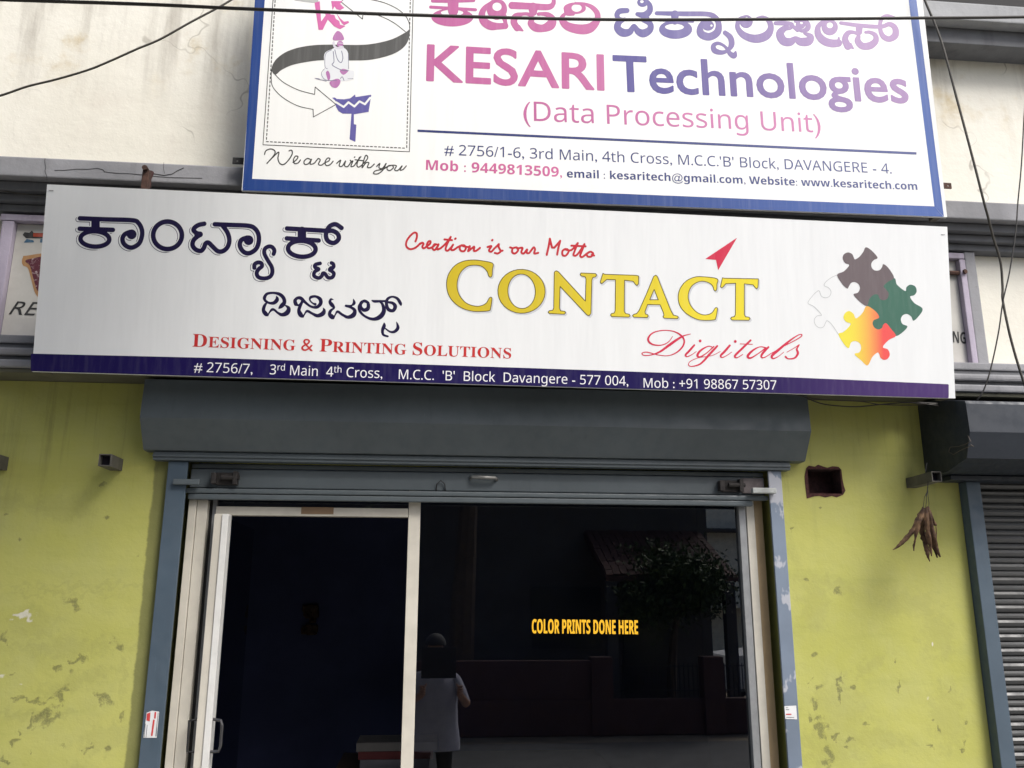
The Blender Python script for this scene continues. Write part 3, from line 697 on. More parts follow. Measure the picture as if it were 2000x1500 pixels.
# jigsaw emblem
o7, s7 = (1560, 460), 5.0
gy = [(655, 115), (710, 145), (770, 215), (735, 238), (710, 272), (714, 315), (745, 341), (788, 338), (813, 310), (825, 280), (860, 300), (900, 350), (930, 415), (875, 450), (830, 492), (852, 525), (878, 565), (866, 615), (828, 632), (792, 618), (772, 578), (730, 580), (690, 622), (665, 688), (600, 650), (535, 578), (577, 558), (597, 520), (588, 480), (550, 455), (512, 463), (488, 500), (475, 518), (430, 480), (375, 385), (440, 350), (493, 290), (452, 268), (430, 225), (440, 185), (480, 165), (520, 180), (537, 212), (550, 233), (592, 208), (630, 160)]
gn = [(930, 415), (960, 480), (1040, 542), (1052, 505), (1090, 480), (1138, 498), (1152, 545), (1128, 582), (1088, 598), (1130, 660), (1210, 715), (1170, 790), (1120, 832), (1100, 793), (1060, 766), (1018, 778), (997, 820), (1015, 865), (1062, 888), (1020, 940), (948, 980), (900, 910), (855, 857), (825, 872), (815, 900), (780, 917), (740, 900), (722, 860), (735, 825), (785, 800), (750, 740), (665, 688), (690, 622), (700, 540), (800, 470)]
yr = [(665, 688), (750, 740), (785, 800), (735, 825), (722, 860), (740, 900), (780, 917), (815, 900), (825, 872), (855, 857), (900, 910), (948, 980), (880, 1020), (822, 1088), (870, 1112), (890, 1160), (872, 1200), (835, 1214), (800, 1195), (785, 1155), (768, 1143), (720, 1185), (672, 1268), (610, 1220), (545, 1158), (590, 1142), (610, 1100), (595, 1052), (550, 1030), (510, 1047), (490, 1098), (450, 1070), (388, 965), (440, 940), (508, 865), (462, 843), (437, 800), (455, 755), (495, 738), (535, 765), (556, 808), (592, 788), (630, 745)]
wh = [(375, 385), (320, 410), (268, 450), (248, 488), (290, 510), (316, 550), (300, 593), (260, 608), (220, 590), (200, 540), (172, 552), (130, 595), (90, 660), (150, 695), (222, 775), (180, 785), (152, 822), (162, 870), (200, 900), (240, 893), (262, 852), (277, 832), (320, 865), (388, 965)]
for nm, q, mat, off in (('puzzle_piece', gn, ink('puzzle_green_ink', (.060, .155, .115), fade=.06), .0014), ('puzzle_piece', gy, ink('puzzle_grey_ink', (.150, .122, .130), fade=.06), .0018)):
    f = Field(1625, 475, 1810, 660, .7).poly(tr(o7, s7, q), smooth=True); flat(nm, f.faces(), PL, off, mat, lsr)
m = M('puzzle_blend_ink', .42); xs = m.sep(); rp = m.n('ShaderNodeValToRGB'); m.L(m.ramp(xs[0], 1.66, 1.90), rp.inputs[0])
m.nt.nodes[-1 if False else rp.name].color_ramp.elements[0].color = (.80, .70, .06, 1); rp.color_ramp.elements[1].color = (.78, .085, .08, 1)
e_ = rp.color_ramp.elements.new(.45); e_.color = (.80, .33, .085, 1); rp.color_ramp.elements[1].position = .45; rp.color_ramp.elements[2].position = .75
m.color(rp.outputs[0])
f = Field(1632, 590, 1750, 720, .7).poly(tr(o7, s7, yr), smooth=True); flat('puzzle_piece', f.faces(), PL, .0016, m.m, lsr)
f = Field(1570, 530, 1650, 660, .6).stroke(tr(o7, s7, wh), .42)
f.stroke(tr(o7, s7, [(388, 965), (440, 940), (508, 865)]), .42)
flat('puzzle_piece', f.faces(), PL, .0013, ink('pale_line_ink', (.42, .44, .45), fade=.0), lsr, label='white puzzle piece drawn in outline')
rtxt = ink('red_serif_ink', (.52, .030, .030), fade=.08)
sc_ = .83
lettering([('D', 'serif', 1, 0), ('ESIGNING ', 'serif', sc_, 0), ('&', 'gill', .98, 0), (' ', 'gill', 1, 0), ('P', 'serif', 1, 0), ('RINTING ', 'serif', sc_, 0), ('S', 'serif', 1, 0), ('OLUTIONS', 'serif', sc_, 0)], (375.4, 677), (998.3, 700.3), 24.9, PL, .0016, rtxt, lsr, label='red small-capital line')
wink = ink('white_ink', (.80, .80, .82), fade=0)
lettering(('# 2756/7,', 'sans'), (378.7, 725.9), (493, 730), 19.2, PL, .0022, wink, lsr)
lettering([('3', 'sans', 1, 0), ('rd', 'sans', .66, .43), (' Main', 'sans', 1, 0)], (526.8, 731), (620.3, 734.5), 19.2, PL, .0022, wink, lsr)
lettering([('4', 'sans', 1, 0), ('th', 'sans', .66, .43), (' Cross,', 'sans', 1, 0)], (636.8, 735.2), (746.6, 738.6), 19.2, PL, .0022, wink, lsr)
lettering(("M.C.C.  'B'  Block  Davangere - 577 004,", 'sans'), (778.7, 740.2), (1227, 753.2), 18.8, PL, .0022, wink, lsr)
lettering(('Mob : +91 98867 57307', 'sans'), (1257, 757), (1516.5, 761), 18.4, PL, .0022, wink, lsr)
# staples and creases of the sheet at the top corners
for x, y in ((100, 372), (1842, 458)):
    p = PL.at(x, y, .002); link('staple', B().box(p[0]-.008, p[0]+.008, p[1]-.0012, p[1]+.0012, p[2]-.001, p[2]+.001).mesh(), SILV, lsr)

# ================================================================== UPPER SIGN
PU = Plane(U(472, 372, -.24), U(1850, 424, -.24), U(500, 0, -.27))
usr = empty('shop_sign', tuple(PU.at(1160, 398)), 'white sign with blue border and pink and violet lettering, fixed above the longer sign', 'sign')
WHITE2 = m_flex('white_flex_sheet_stained', (.82, .83, .81), seam=float(U(1400, 30, -.25)[2]))
q4 = [PU.at(472, 372), PU.at(1850, 424), PU.at(1783, -165), PU.at(512.5, -165)]
link('panel', B().slab(q4, .012).mesh(), WHITE2, usr)
c = (q4[0]+q4[2])/2; back = [q+np.array([0, .0125, 0])+(c-q)*.004 for q in q4]; b = B()
for i in range(4):
    a, e = back[i], back[(i+1) % 4]; m_ = (back[(i+2) % 4]+back[(i+3) % 4])/2; k = .028/np.linalg.norm(m_-(a+e)/2)
    bar(b, a*(1-k)+back[(i+3) % 4]*k, e*(1-k)+back[(i+2) % 4]*k, .03, .045)
link('frame', b.mesh(), FRAME, usr)
blue = ink('blue_border_ink', (.016, .052, .215), (.06, .12, .36), (.6, 2.2), fade=.10)  # lighter towards the right: glare on the sheet painted into the border
b = B(); n_ = PU.n*.0012
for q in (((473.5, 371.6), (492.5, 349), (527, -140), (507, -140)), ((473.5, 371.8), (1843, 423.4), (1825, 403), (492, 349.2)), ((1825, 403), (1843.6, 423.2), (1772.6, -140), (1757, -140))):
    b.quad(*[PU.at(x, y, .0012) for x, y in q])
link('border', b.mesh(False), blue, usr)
pink = ink('pink_ink', (.46, .115, .29), (.54, .20, .39), (.2, 1.9), fade=.10)  # pinks, violets and navy pale rightward: bleached print plus painted sheet glare
pinkb = ink('deep_pink_ink', (.52, .11, .28), (.62, .20, .42), (.2, 1.3), fade=.06)
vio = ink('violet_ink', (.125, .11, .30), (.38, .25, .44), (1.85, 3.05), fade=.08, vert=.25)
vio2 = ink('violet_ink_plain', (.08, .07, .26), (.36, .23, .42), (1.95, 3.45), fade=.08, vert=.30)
navy = ink('navy_ink', (.024, .036, .15), (.08, .10, .25), (.4, 2.1), fade=.08)
blk = ink('soft_black_ink', (.05, .05, .047), fade=.08)
f = Field(825, 75, 1190, 190, .7); fat_text(f, 'KESARI', 'gill', (834, 156.5), (1179, 175.5), 68.5, PU, 1.9)
flat_each('letter', f, PU, .0016, pink, usr)
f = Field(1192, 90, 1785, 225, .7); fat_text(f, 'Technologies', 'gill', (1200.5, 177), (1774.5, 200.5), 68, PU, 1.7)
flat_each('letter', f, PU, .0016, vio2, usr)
lettering(('(Data Processing Unit)', 'sans'), (1022.3, 235.2), (1603.8, 259), 37.7, PU, .0016, pink, usr)
lettering(("# 2756/1-6, 3rd Main, 4th Cross, M.C.C.'B' Block, DAVANGERE - 4.", 'sans'), (868, 302.2), (1741.9, 339.2), 20.3, PU, .0016, navy, usr)
lettering(('Mob : 9449813509,', 'bold'), (831.7, 331.6), (1097.7, 345.6), 19.5, PU, .0016, pinkb, usr)
lettering(('email : kesaritech@gmail.com, Website: www.kesaritech.com', 'bold'), (1107.3, 346.4), (1792, 371), 15.2, PU, .0016, navy, usr)
quadpx('rule_line', [(815.6, 257.6), (1790, 302), (1790, 297.2), (815.6, 253)], PU, .0016, navy, usr)
# heavy Kannada heading
o8, s8 = (820, 0), 4.0
f = Field(835, -8, 1180, 72, .7); S8 = lambda pts: f.stroke([(820+x/4, y/4, r/4) for x, y, r in pts])
def ringcut(F, cx, cy, a, b, hx, hy, ha, hb, sx=4.0, ox=820, rot=0):
    G = Field(F.X[0], F.Y[0], F.X[-1], F.Y[-1], F.h); G.poly([(ox+x/sx, y/sx) for x, y in ell(cx, cy, a, b, rot)])
    H = Field(F.X[0], F.Y[0], F.X[-1], F.Y[-1], F.h); H.poly([(ox+x/sx, y/sx) for x, y in ell(hx, hy, ha, hb, rot)])
    G.F = G.F[:F.F.shape[0], :F.F.shape[1]]; H.F = H.F[:F.F.shape[0], :F.F.shape[1]]
    F.F = np.minimum(F.F, np.maximum(G.F, -H.F))
ringcut(f, 254, 136, 164, 71, 252, 99, 88, 23)
S8([(100, 6, 14), (250, 8, 14), (420, 2, 14)]); S8([(260, 0, 44), (260, 85, 40)]); S8([(84, 55, 12), (435, 76, 12)]); 
ringcut(f, 602, 72, 80, 82, 603, 52, 36, 33)
S8([(560, 22, 14), (510, 60, 20), (485, 110, 26), (500, 165, 32), (550, 200, 34), (610, 205, 26), (668, 202, 24)]); S8([(668, 165, 14), (668, 205, 22)]); S8([(600, 130, 26), (650, 120, 24), (666, 170, 14)])
S8([(720, 42, 28), (860, 48, 26), (1000, 55, 24), (1042, 30, 18), (1045, -10, 14)]); S8([(885, 60, 40), (885, 95, 30)])
S8([(760, 218, 26), (735, 175, 26), (748, 130, 26), (800, 110, 14), (850, 112, 14), (880, 140, 14), (868, 180, 26), (905, 215, 32), (965, 220, 30), (1020, 195, 38), (1035, 150, 28), (1000, 115, 20), (950, 108, 14), (928, 110, 14)]); S8([(770, 218, 24), (805, 240, 6)])
ringcut(f, 1210, 65, 88, 45, 1225, 62, 40, 30)
S8([(1140, 70, 16), (1150, 105, 16), (1200, 112, 10)])
S8([(1215, 25, 10), (1290, 32, 12), (1350, 60, 18), (1388, 110, 22), (1380, 170, 26), (1325, 220, 38), (1245, 228, 38), (1155, 205, 32), (1112, 160, 24), (1118, 125, 16), (1145, 100, 10)])
flat_each('letter', f, PU, .0016, pink, usr)
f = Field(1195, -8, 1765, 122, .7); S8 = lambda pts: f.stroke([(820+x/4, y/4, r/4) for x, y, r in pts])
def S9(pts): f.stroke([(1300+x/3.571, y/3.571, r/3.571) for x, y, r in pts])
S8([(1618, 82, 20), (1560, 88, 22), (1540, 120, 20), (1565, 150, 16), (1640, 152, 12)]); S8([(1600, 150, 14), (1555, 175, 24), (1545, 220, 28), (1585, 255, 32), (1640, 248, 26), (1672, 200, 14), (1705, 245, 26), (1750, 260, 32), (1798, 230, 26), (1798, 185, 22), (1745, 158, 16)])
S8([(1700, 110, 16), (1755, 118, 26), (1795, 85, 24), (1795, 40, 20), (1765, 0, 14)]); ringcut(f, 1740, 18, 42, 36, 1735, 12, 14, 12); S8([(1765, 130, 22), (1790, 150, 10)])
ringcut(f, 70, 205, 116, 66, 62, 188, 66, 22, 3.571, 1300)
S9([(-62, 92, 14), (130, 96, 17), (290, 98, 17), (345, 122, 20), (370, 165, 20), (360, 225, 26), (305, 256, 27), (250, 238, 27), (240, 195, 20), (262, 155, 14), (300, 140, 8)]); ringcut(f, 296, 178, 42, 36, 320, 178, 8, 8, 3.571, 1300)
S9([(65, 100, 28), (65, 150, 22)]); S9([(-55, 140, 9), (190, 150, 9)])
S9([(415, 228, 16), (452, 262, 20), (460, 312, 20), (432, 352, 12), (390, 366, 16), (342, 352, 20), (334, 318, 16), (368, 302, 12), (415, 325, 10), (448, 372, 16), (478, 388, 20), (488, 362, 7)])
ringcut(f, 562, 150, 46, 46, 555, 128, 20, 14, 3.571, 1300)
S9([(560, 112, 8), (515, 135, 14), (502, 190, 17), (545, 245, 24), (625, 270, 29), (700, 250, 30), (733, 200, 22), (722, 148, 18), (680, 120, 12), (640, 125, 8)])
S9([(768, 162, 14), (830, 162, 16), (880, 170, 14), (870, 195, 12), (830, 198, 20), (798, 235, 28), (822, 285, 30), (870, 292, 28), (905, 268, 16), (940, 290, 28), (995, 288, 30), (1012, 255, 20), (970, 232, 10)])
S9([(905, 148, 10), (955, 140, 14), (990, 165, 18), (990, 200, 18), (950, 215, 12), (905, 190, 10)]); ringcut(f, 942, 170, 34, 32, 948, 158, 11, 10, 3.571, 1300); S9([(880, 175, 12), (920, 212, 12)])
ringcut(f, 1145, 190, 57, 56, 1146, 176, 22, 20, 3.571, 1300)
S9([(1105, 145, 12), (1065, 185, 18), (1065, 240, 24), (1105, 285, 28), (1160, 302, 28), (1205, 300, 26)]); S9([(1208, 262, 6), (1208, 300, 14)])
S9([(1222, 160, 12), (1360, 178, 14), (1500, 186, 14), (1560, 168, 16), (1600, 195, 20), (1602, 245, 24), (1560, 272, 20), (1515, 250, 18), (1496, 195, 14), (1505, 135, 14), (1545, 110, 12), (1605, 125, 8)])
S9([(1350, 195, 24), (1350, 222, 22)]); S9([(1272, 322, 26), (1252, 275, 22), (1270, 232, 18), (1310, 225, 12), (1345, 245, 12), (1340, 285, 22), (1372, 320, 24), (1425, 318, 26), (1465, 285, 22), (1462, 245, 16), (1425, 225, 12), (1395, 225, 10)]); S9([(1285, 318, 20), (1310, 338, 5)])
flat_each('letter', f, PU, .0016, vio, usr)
# "We are with you"
oL, sL = (480, 0), 4.1667
f = Field(512, 285, 800, 345, .5)
for p in ([(153, 1256), (165, 1226), (205, 1212), (238, 1230), (228, 1265), (172, 1330)], [(172, 1330), (215, 1285), (268, 1238), (262, 1290), (278, 1330), (310, 1338), (350, 1300), (378, 1252), (373, 1223), (352, 1228)],
          [(385, 1322), (412, 1300), (425, 1276), (405, 1271), (388, 1300), (397, 1330), (425, 1326), (445, 1302)], [(530, 1298), (500, 1290), (474, 1315), (482, 1338), (512, 1330), (535, 1296), (524, 1334), (555, 1330), (582, 1298), (592, 1290), (606, 1302), (592, 1336), (615, 1344), (645, 1324), (675, 1310), (684, 1290), (664, 1288), (645, 1320), (656, 1347), (686, 1340), (711, 1312)],
          [(740, 1330), (772, 1304), (760, 1348), (785, 1352), (812, 1310), (804, 1348), (830, 1355), (856, 1316), (850, 1304)], [(855, 1322), (872, 1310), (856, 1353), (880, 1350), (902, 1320), (937, 1274)], [(884, 1281), (888, 1277)],
          [(925, 1280), (905, 1338), (916, 1360), (946, 1342), (990, 1292), (986, 1266), (970, 1276), (946, 1364), (978, 1325), (1002, 1326), (990, 1361), (1016, 1362), (1046, 1335)], [(890, 1300), (957, 1308)],
          [(1065, 1355), (1091, 1330), (1084, 1364), (1112, 1370), (1142, 1330), (1116, 1383), (1076, 1414), (1040, 1412), (1056, 1390), (1120, 1376), (1152, 1356), (1186, 1345)], [(1187, 1345), (1160, 1350), (1150, 1376), (1172, 1388), (1202, 1364), (1194, 1345), (1226, 1350), (1211, 1380), (1236, 1388), (1272, 1350), (1256, 1384), (1281, 1378), (1306, 1350)]):
    f.stroke(tr(oL, sL, p), 1.15)
flat_each('letter', f, PU, .0016, blk, usr)
# boxed emblem
f = Field(508, -12, 812, 305, .7)
T_ = lambda pts: tr(oL, sL, pts)
f.stroke(T_([(223, -40), (222, 0), (140, 1178)]), .75, smooth=False); f.stroke(T_([(140, 1178), (1332, 1235)]), .75, smooth=False); f.stroke(T_([(1332, 1235), (1362, 0), (1363, -40)]), .75, smooth=False)
for a, bb in (((241, -30), (168, 1150)), ((168, 1152), (1308, 1206)), ((1310, 1200), (1340, -30))):
    a, bb = np.array(T_([a])[0]), np.array(T_([bb])[0]); n = int(np.linalg.norm(bb-a)/7.7)
    for k in range(n): f.stroke([a+(bb-a)*(k/n), a+(bb-a)*((k+.5)/n)], .95) if False else f.stroke([tuple(a+(bb-a)*(k/n)), tuple(a+(bb-a)*((k+.5)/n))], .95, smooth=False)
f.stroke(T_([(1300, 258), (1200, 182), (1080, 126), (955, 100)]), .75); f.stroke(T_([(955, 100), (950, 155), (775, 15), (810, -20)]), .75, smooth=False)
f.stroke(T_([(1000, -8), (1120, 20), (1230, 70), (1300, 130), (1330, 190), (1335, 245)]), .75)
f.stroke(T_([(240, 608), (310, 672), (430, 733), (560, 768)]), .75); f.stroke(T_([(560, 768), (565, 708), (735, 850), (550, 952), (548, 890)]), .75, smooth=False); f.stroke(T_([(548, 890), (420, 860), (300, 792), (222, 710), (208, 640), (210, 570)]), .75)
flat('emblem_lines', f.faces(), PU, .0014, blk, usr, kind='stuff')
f = Field(525, 50, 808, 150, .8).poly(T_([(1302, 262), (1200, 315), (1080, 348), (940, 365), (700, 363), (560, 367), (430, 387), (330, 422), (260, 470), (222, 520), (210, 570), (240, 608), (290, 570), (370, 532), (480, 507), (620, 490), (860, 492), (1000, 488), (1120, 465), (1220, 430), (1290, 380), (1325, 320), (1335, 240)]), smooth=True)
flat('emblem_ribbon', f.faces(), PU, .0016, ink('charcoal_ink', (.085, .085, .08), fade=.12), usr)
pk = ink('emblem_pink_ink', (.60, .14, .36), fade=.06)
f = Field(608, -6, 690, 62, .6).poly(T_([(560, 22), (602, 10), (614, 175), (652, 122), (672, 150), (626, 243), (592, 243)])).poly(T_([(695, 8), (788, 8), (768, 30), (802, 64), (770, 82), (738, 74), (722, 52), (706, 82)])).poly(T_([(640, 100), (688, 95), (690, 118), (722, 122), (732, 152), (762, 172), (768, 200), (812, 212), (768, 238), (720, 215), (668, 160)])).poly(T_([(738, 108), (770, 150), (800, 176), (835, 170), (842, 184), (800, 206), (782, 190), (760, 155)]))
flat('emblem_mark', f.faces(), PU, .0016, pk, usr)
vb = ink('emblem_violet_ink', (.11, .10, .32), fade=.06)
f = Field(645, 180, 730, 282, .6).poly(T_([(703, 795), (725, 793), (740, 805), (800, 808), (850, 800), (890, 768), (893, 790), (1022, 770), (1000, 910), (880, 930), (880, 1010), (900, 1015), (892, 1155), (845, 1133), (860, 925), (790, 925), (755, 905), (735, 870), (730, 820)]))
z = Field(645, 180, 730, 282, .6).stroke(T_([(736, 832), (797, 870), (836, 832), (884, 866), (926, 824), (970, 848), (1012, 796)]), 2.0, smooth=False)
f.cut(z); flat('emblem_mark', f.faces(), PU, .0016, vb, usr)
f = Field(575, -12, 625, 10, .7).poly(T_([(330, -30), (592, -30), (590, 12), (560, 24), (470, 14), (380, 0)])); flat('emblem_mark', f.faces(), PU, .0013, ink('light_grey_ink', (.45, .46, .44)), usr)
# small picture of a seated person in a white robe (a plain stand-in)
f = Field(605, 75, 705, 175, .6).poly(T_([(700, 400), (740, 385), (800, 390), (835, 440), (835, 560), (880, 580), (870, 640), (780, 660), (640, 650), (610, 610), (640, 560), (640, 440)]), smooth=True)
flat('emblem_figure', f.faces(), PU, .0019, ink('robe_ink', (.70, .72, .74), fade=.1), usr)
f = Field(605, 75, 705, 175, .5)
for p, r in (([(700, 405), (650, 440), (645, 540), (665, 560)], .5), ([(712, 420), (718, 500), (705, 530), (780, 570), (835, 575)], .8), ([(725, 405), (745, 480), (775, 510), (790, 470), (780, 415)], .7), ([(640, 560), (615, 600), (650, 650), (740, 655)], .5), ([(835, 440), (838, 560)], .5), ([(770, 640), (785, 625), (800, 655)], .6), ([(570, 640), (655, 660)], .6), ([(830, 640), (875, 640)], .4), ([(560, 636), (600, 640)], .4)):
    f.stroke(T_(p), r)
flat('emblem_figure', f.faces(), PU, .0022, ink('robe_line_ink', (.16, .16, .24)), usr)
f = Field(605, 55, 705, 175, .5).poly(T_([(712, 325), (715, 290), (745, 252), (780, 270), (800, 320), (760, 328)]), smooth=True).disc(480+768/sL, 358/sL, 6.2).poly(T_([(765, 575), (790, 560), (825, 568), (832, 582), (800, 608), (778, 600)]), smooth=True).poly(T_([(682, 672), (705, 652), (745, 640), (770, 655), (762, 690), (735, 715), (700, 705)]), smooth=True).poly(T_([(652, 590), (668, 575), (684, 600), (686, 640), (670, 652), (658, 620)]), smooth=True)
flat('emblem_figure', f.faces(), PU, .0021, ink('figure_pink_ink', (.42, .17, .38), fade=.2), usr, kind='stuff')
f = Field(640, 75, 690, 100, .5).stroke(T_([(715, 345), (722, 375), (745, 392), (790, 385)]), 2.2).stroke(T_([(750, 350), (790, 352)]), .6).stroke(T_([(760, 375), (785, 376)]), .7)
flat('emblem_figure', f.faces(), PU, .0024, ink('hair_ink', (.62, .60, .66)), usr)
# drilled steel tabs that carry the upper sign
for x0, x1, y0, y1 in ((454, 473, 309, 320), (1843, 1857, 358, 368)):
    p, q = U(x0, y1, -.20), U(x1+6 if x0 < 900 else x1, y0, -.20); b = B()
    cx, cz = (p[0]+q[0])/2-(.006 if x0 < 900 else -.004), (p[2]+q[2])/2; h = .0035
    X0, X1, Z0, Z1 = p[0], q[0], p[2], q[2]
    if x0 > 900: X0 -= .02
    b.box(X0, cx-h, -.203, -.197, Z0, Z1); b.box(cx+h, X1, -.203, -.197, Z0, Z1); b.box(cx-h, cx+h, -.203, -.197, Z0, cz-h); b.box(cx-h, cx+h, -.203, -.197, cz+h, Z1)
    link('mounting_tab', b.mesh(), RUST if x0 > 900 else BLACKM, usr)
# ================================================================== OLD PAINTED BOARD behind the long sign
br = empty('painted_board', (.3, -.03, 2.45), 'old cream painted board in a mauve frame, half hidden behind the long sign', 'board')
BRD = plain('cream_board_paint', (.50, .49, .455), .8, 0, .12, 4, .1)
link('panel', B().box(-1.742, 2.372, -.022, -.002, 2.440, 2.945, .001).mesh(), BRD, br)
link('frame', B().box(-1.80, 2.40, -.052, -.002, 2.947, 2.975, .004).mesh(), PALEW if False else MAUVE, br)
link('frame', B().box(-1.79, -1.744, -.050, -.002, 2.440, 2.945, .004).mesh(), MAUVE, br)
link('frame', B().box(2.374, 2.402, -.050, -.002, 2.440, 2.945, .004).mesh(), MAUVE, br)
link('frame', B().box(-1.80, 2.402, -.075, -.002, 2.4385-.0005, 2.4395, 0).mesh(), MAUVE, br)
PB = Plane((0, -.022, 2.5), (1, -.022, 2.5), (0, -.022, 2.9))
bk = ink('black_brush_paint', (.035, .035, .035), rough=.7, fade=.1)
lettering(('REP', 'gill'), (17, 614), (103, 617.5), 26, PB, .004, bk, br, slant=.38)
lettering(('ING', 'bold'), (1853, 668), (1887, 671.5), 22, PB, .004, bk, br)
sB = 3.75; TB = lambda p: tr((0, 380), sB, p)
f = Field(35, 490, 110, 590, 1).poly(TB([(160, 490), (168, 460), (190, 448), (380, 452), (300, 730), (258, 722), (228, 620), (205, 540), (170, 520)]), smooth=True)
flat('picture', f.faces(), PB, .003, ink('tan_brush_paint', (.36, .20, .085), rough=.7), br)
f = Field(35, 490, 110, 590, 1).poly(TB([(186, 492), (212, 473), (360, 468), (292, 690), (268, 690), (240, 600), (218, 520)]), smooth=True)
m = M('maroon_mottled_paint', .7); m.color(m.mix(m.ramp(m.noise(60, 4, .7), .5, .7), (.085, .012, .025), (.45, .36, .36)))
flat('picture', f.faces(), PB, .005, m.m, br)
f = Field(35, 440, 110, 485, 1).poly(TB([(166, 295), (180, 275), (215, 280), (235, 262), (245, 280), (340, 280), (340, 322), (190, 320)]))
flat('picture', f.faces(), PB, .003, bk, br)
f = Field(60, 440, 110, 480, 1).poly(TB([(243, 282), (340, 284), (340, 312), (243, 308)])); flat('picture', f.faces(), PB, .005, ink('rust_brush_paint', (.35, .06, .03), rough=.7), br)
f = Field(35, 455, 110, 485, 1).poly(TB([(172, 352), (195, 325), (245, 335), (250, 350)])).poly(TB([(295, 325), (340, 325), (340, 352), (292, 352)])); flat('picture', f.faces(), PB, .003, ink('blue_brush_paint', (.05, .12, .20), rough=.7), br, kind='stuff')
b = B()
p = U(1868, 534, -.03); b.tube([(p[0]-.5, -.035, p[2]), (2.385, -.035, p[2]), (2.392, -.06, p[2])], .011)
link('rusty_rod', b.mesh(), RUST, br)
# rusty bracket between the ledge and the long sign
p = U(289, 345, -.165); q = U(286, 366, -.20)
rb = link('rusty_bracket', B().box(p[0]-.012, p[0]+.014, -.20, -.165, q[2]-.04, p[2]+.012, .003).tube([(p[0], -.162, p[2]+.016), (p[0], -.215, p[2]+.016)], .011).mesh(), RUST)
tag(rb, 'rusty iron bracket on the grey ledge above the long sign', 'bracket')

# ================================================================== ROLLER SHUTTER of this shop
sh = empty('roller_shutter', (.22, 0, 0), 'blue grey roller shutter rolled up above the glass shopfront', 'shutter')
link('hood', B().prism([(0, 2.272), (-.128, 2.268), (-.140, 2.112), (-.060, 2.000), (-.046, 1.998), (0, 1.998)], -1.128, 1.563).mesh(), SHUT, sh)
link('hood_lip', B().box(-1.094, 1.502, -.046, -.001, 1.962, 1.996, .003).mesh(), SHUT, sh)
link('hood_lip', B().box(-1.094, 1.502, -.052, -.047, 1.975, 1.982, .001).mesh(), SHUT, sh)
for x0, x1, mt in ((-1.037, -.962, GUIDE), (1.411, 1.467, GUIDE2)):
    b = B(); b.box(x0, x1, -.030, -.018, .10, 1.960, .002)
    b.box(x0, x0+.004, -.0175, -.0005, .10, 1.960) if x0 < 0 else b.box(x1-.004, x1, -.0175, -.0005, .10, 1.960)
    link('guide_rail', b.mesh(), mt, sh)
SX0, SX1 = -.957, 1.405
link('slat', B().box(SX0, SX1, .012, .022, 1.940, 1.958, .003).mesh(), SHUT, sh)
link('slat', B().box(SX0, SX1, .006, .016, 1.862, 1.937, .004).mesh(), SHUT, sh)
link('bottom_rail', B().box(SX0-.01, SX1+.008, -.012, .020, 1.838, 1.858, .006).mesh(), SHUT, sh)
link('bottom_rail', B().box(SX0, SX1-.06, -.008, .020, 1.814, 1.836, .005).mesh(), SHUT, sh)
LOCKM = plain('dark_worn_lock_iron', (.022, .019, .018), .8, 0, .5, 40, .3)
for x, s in ((1.27, 1), (-.80, -1)):
    b = B(); b.box(x-.055, x+.02, -.006, .006, 1.872, 1.922, .003); b.box(x-.07, x-.05, -.030, .006, 1.875, 1.918, .003); b.tube([(x-.03, -.02, 1.90), (x+.04, -.02, 1.90)], .009); b.box(x+.015, x+.032, -.030, .006, 1.872, 1.925, .003)
    link('lock', b.mesh(), LOCKM, sh)
link('patch_plate', B().box(1.305, 1.40, -.001, .006, 1.868, 1.932, .002).mesh(), plain('brown_worn_plate', (.10, .085, .085), .7, 0, .3, 20), sh)
p = U(1493, 959, -.05)
link('stop_plate', B().box(p[0]-.052, p[0]+.050, -.058, -.032, p[2]-.010, p[2]+.013, .004).mesh(), plain('pale_worn_plate', (.34, .36, .35), .6, 0, .2, 30, .3), sh)
p = U(364, 942, -.04)
link('stop_plate', B().box(p[0]-.050, p[0]+.052, -.050, -.032, p[2]-.010, p[2]+.012, .004).mesh(), SHUT, sh)
p = U(945, 932, -.02)
link('handle', B().tube([(p[0]-.055, .004, p[2]-.002), (p[0]-.045, -.022, p[2]), (p[0]+.045, -.022, p[2]-.002), (p[0]+.055, .004, p[2]-.006)], .007).mesh(), plain('worn_steel_handle', (.25, .25, .24), .35, .5), sh, smooth=True)
p = U(861, 945, -.01)
link('wire_loop', B().tube([(p[0]-.018, .003, p[2]-.03), (p[0]-.016, -.004, p[2]), (p[0], -.006, p[2]+.014), (p[0]+.016, -.004, p[2]), (p[0]+.020, .003, p[2]-.03)], .0022, 6).mesh(), BLACKM, sh)

# ================================================================== GLASS SHOPFRONT
gf = empty('glass_shopfront', (.2, .06, .1), 'aluminium framed glass shopfront with a door leaf on its left', 'shopfront')
TOP = 1.93
GY = .07
link('jamb', B().box(-.958, -.928, .020, .055, .10, 1.828, .002).mesh(), ALU, gf)
link('jamb', B().box(-.926, -.886, .026, .085, .10, 1.815, .002).mesh(), ALU, gf)
link('jamb', B().box(-.872, -.856, .050, .09, .10, 1.84, .002).mesh(), SILV, gf)
link('jamb_gap', B().box(-.8855, -.8725, .060, .09, .10, 1.90).mesh(), BLACKM, gf)
link('header_rail', B().box(-.856, -.092, .040, .085, 1.757, 1.792, .002).mesh(), ALU, gf)
link('mullion', B().box(-.090, -.042, .040, .090, .10, TOP, .002).mesh(), ALUW if False else ALU, gf)
link('jamb', B().box(1.300, 1.330, .045, .09, .10, TOP, .002).mesh(), SILV, gf)
link('jamb', B().box(1.332, 1.366, .040, .09, .10, TOP, .002).mesh(), ALU, gf)
link('jamb', B().box(1.368, 1.404, .046, .09, .10, TOP, .001).mesh(), TAN, gf)
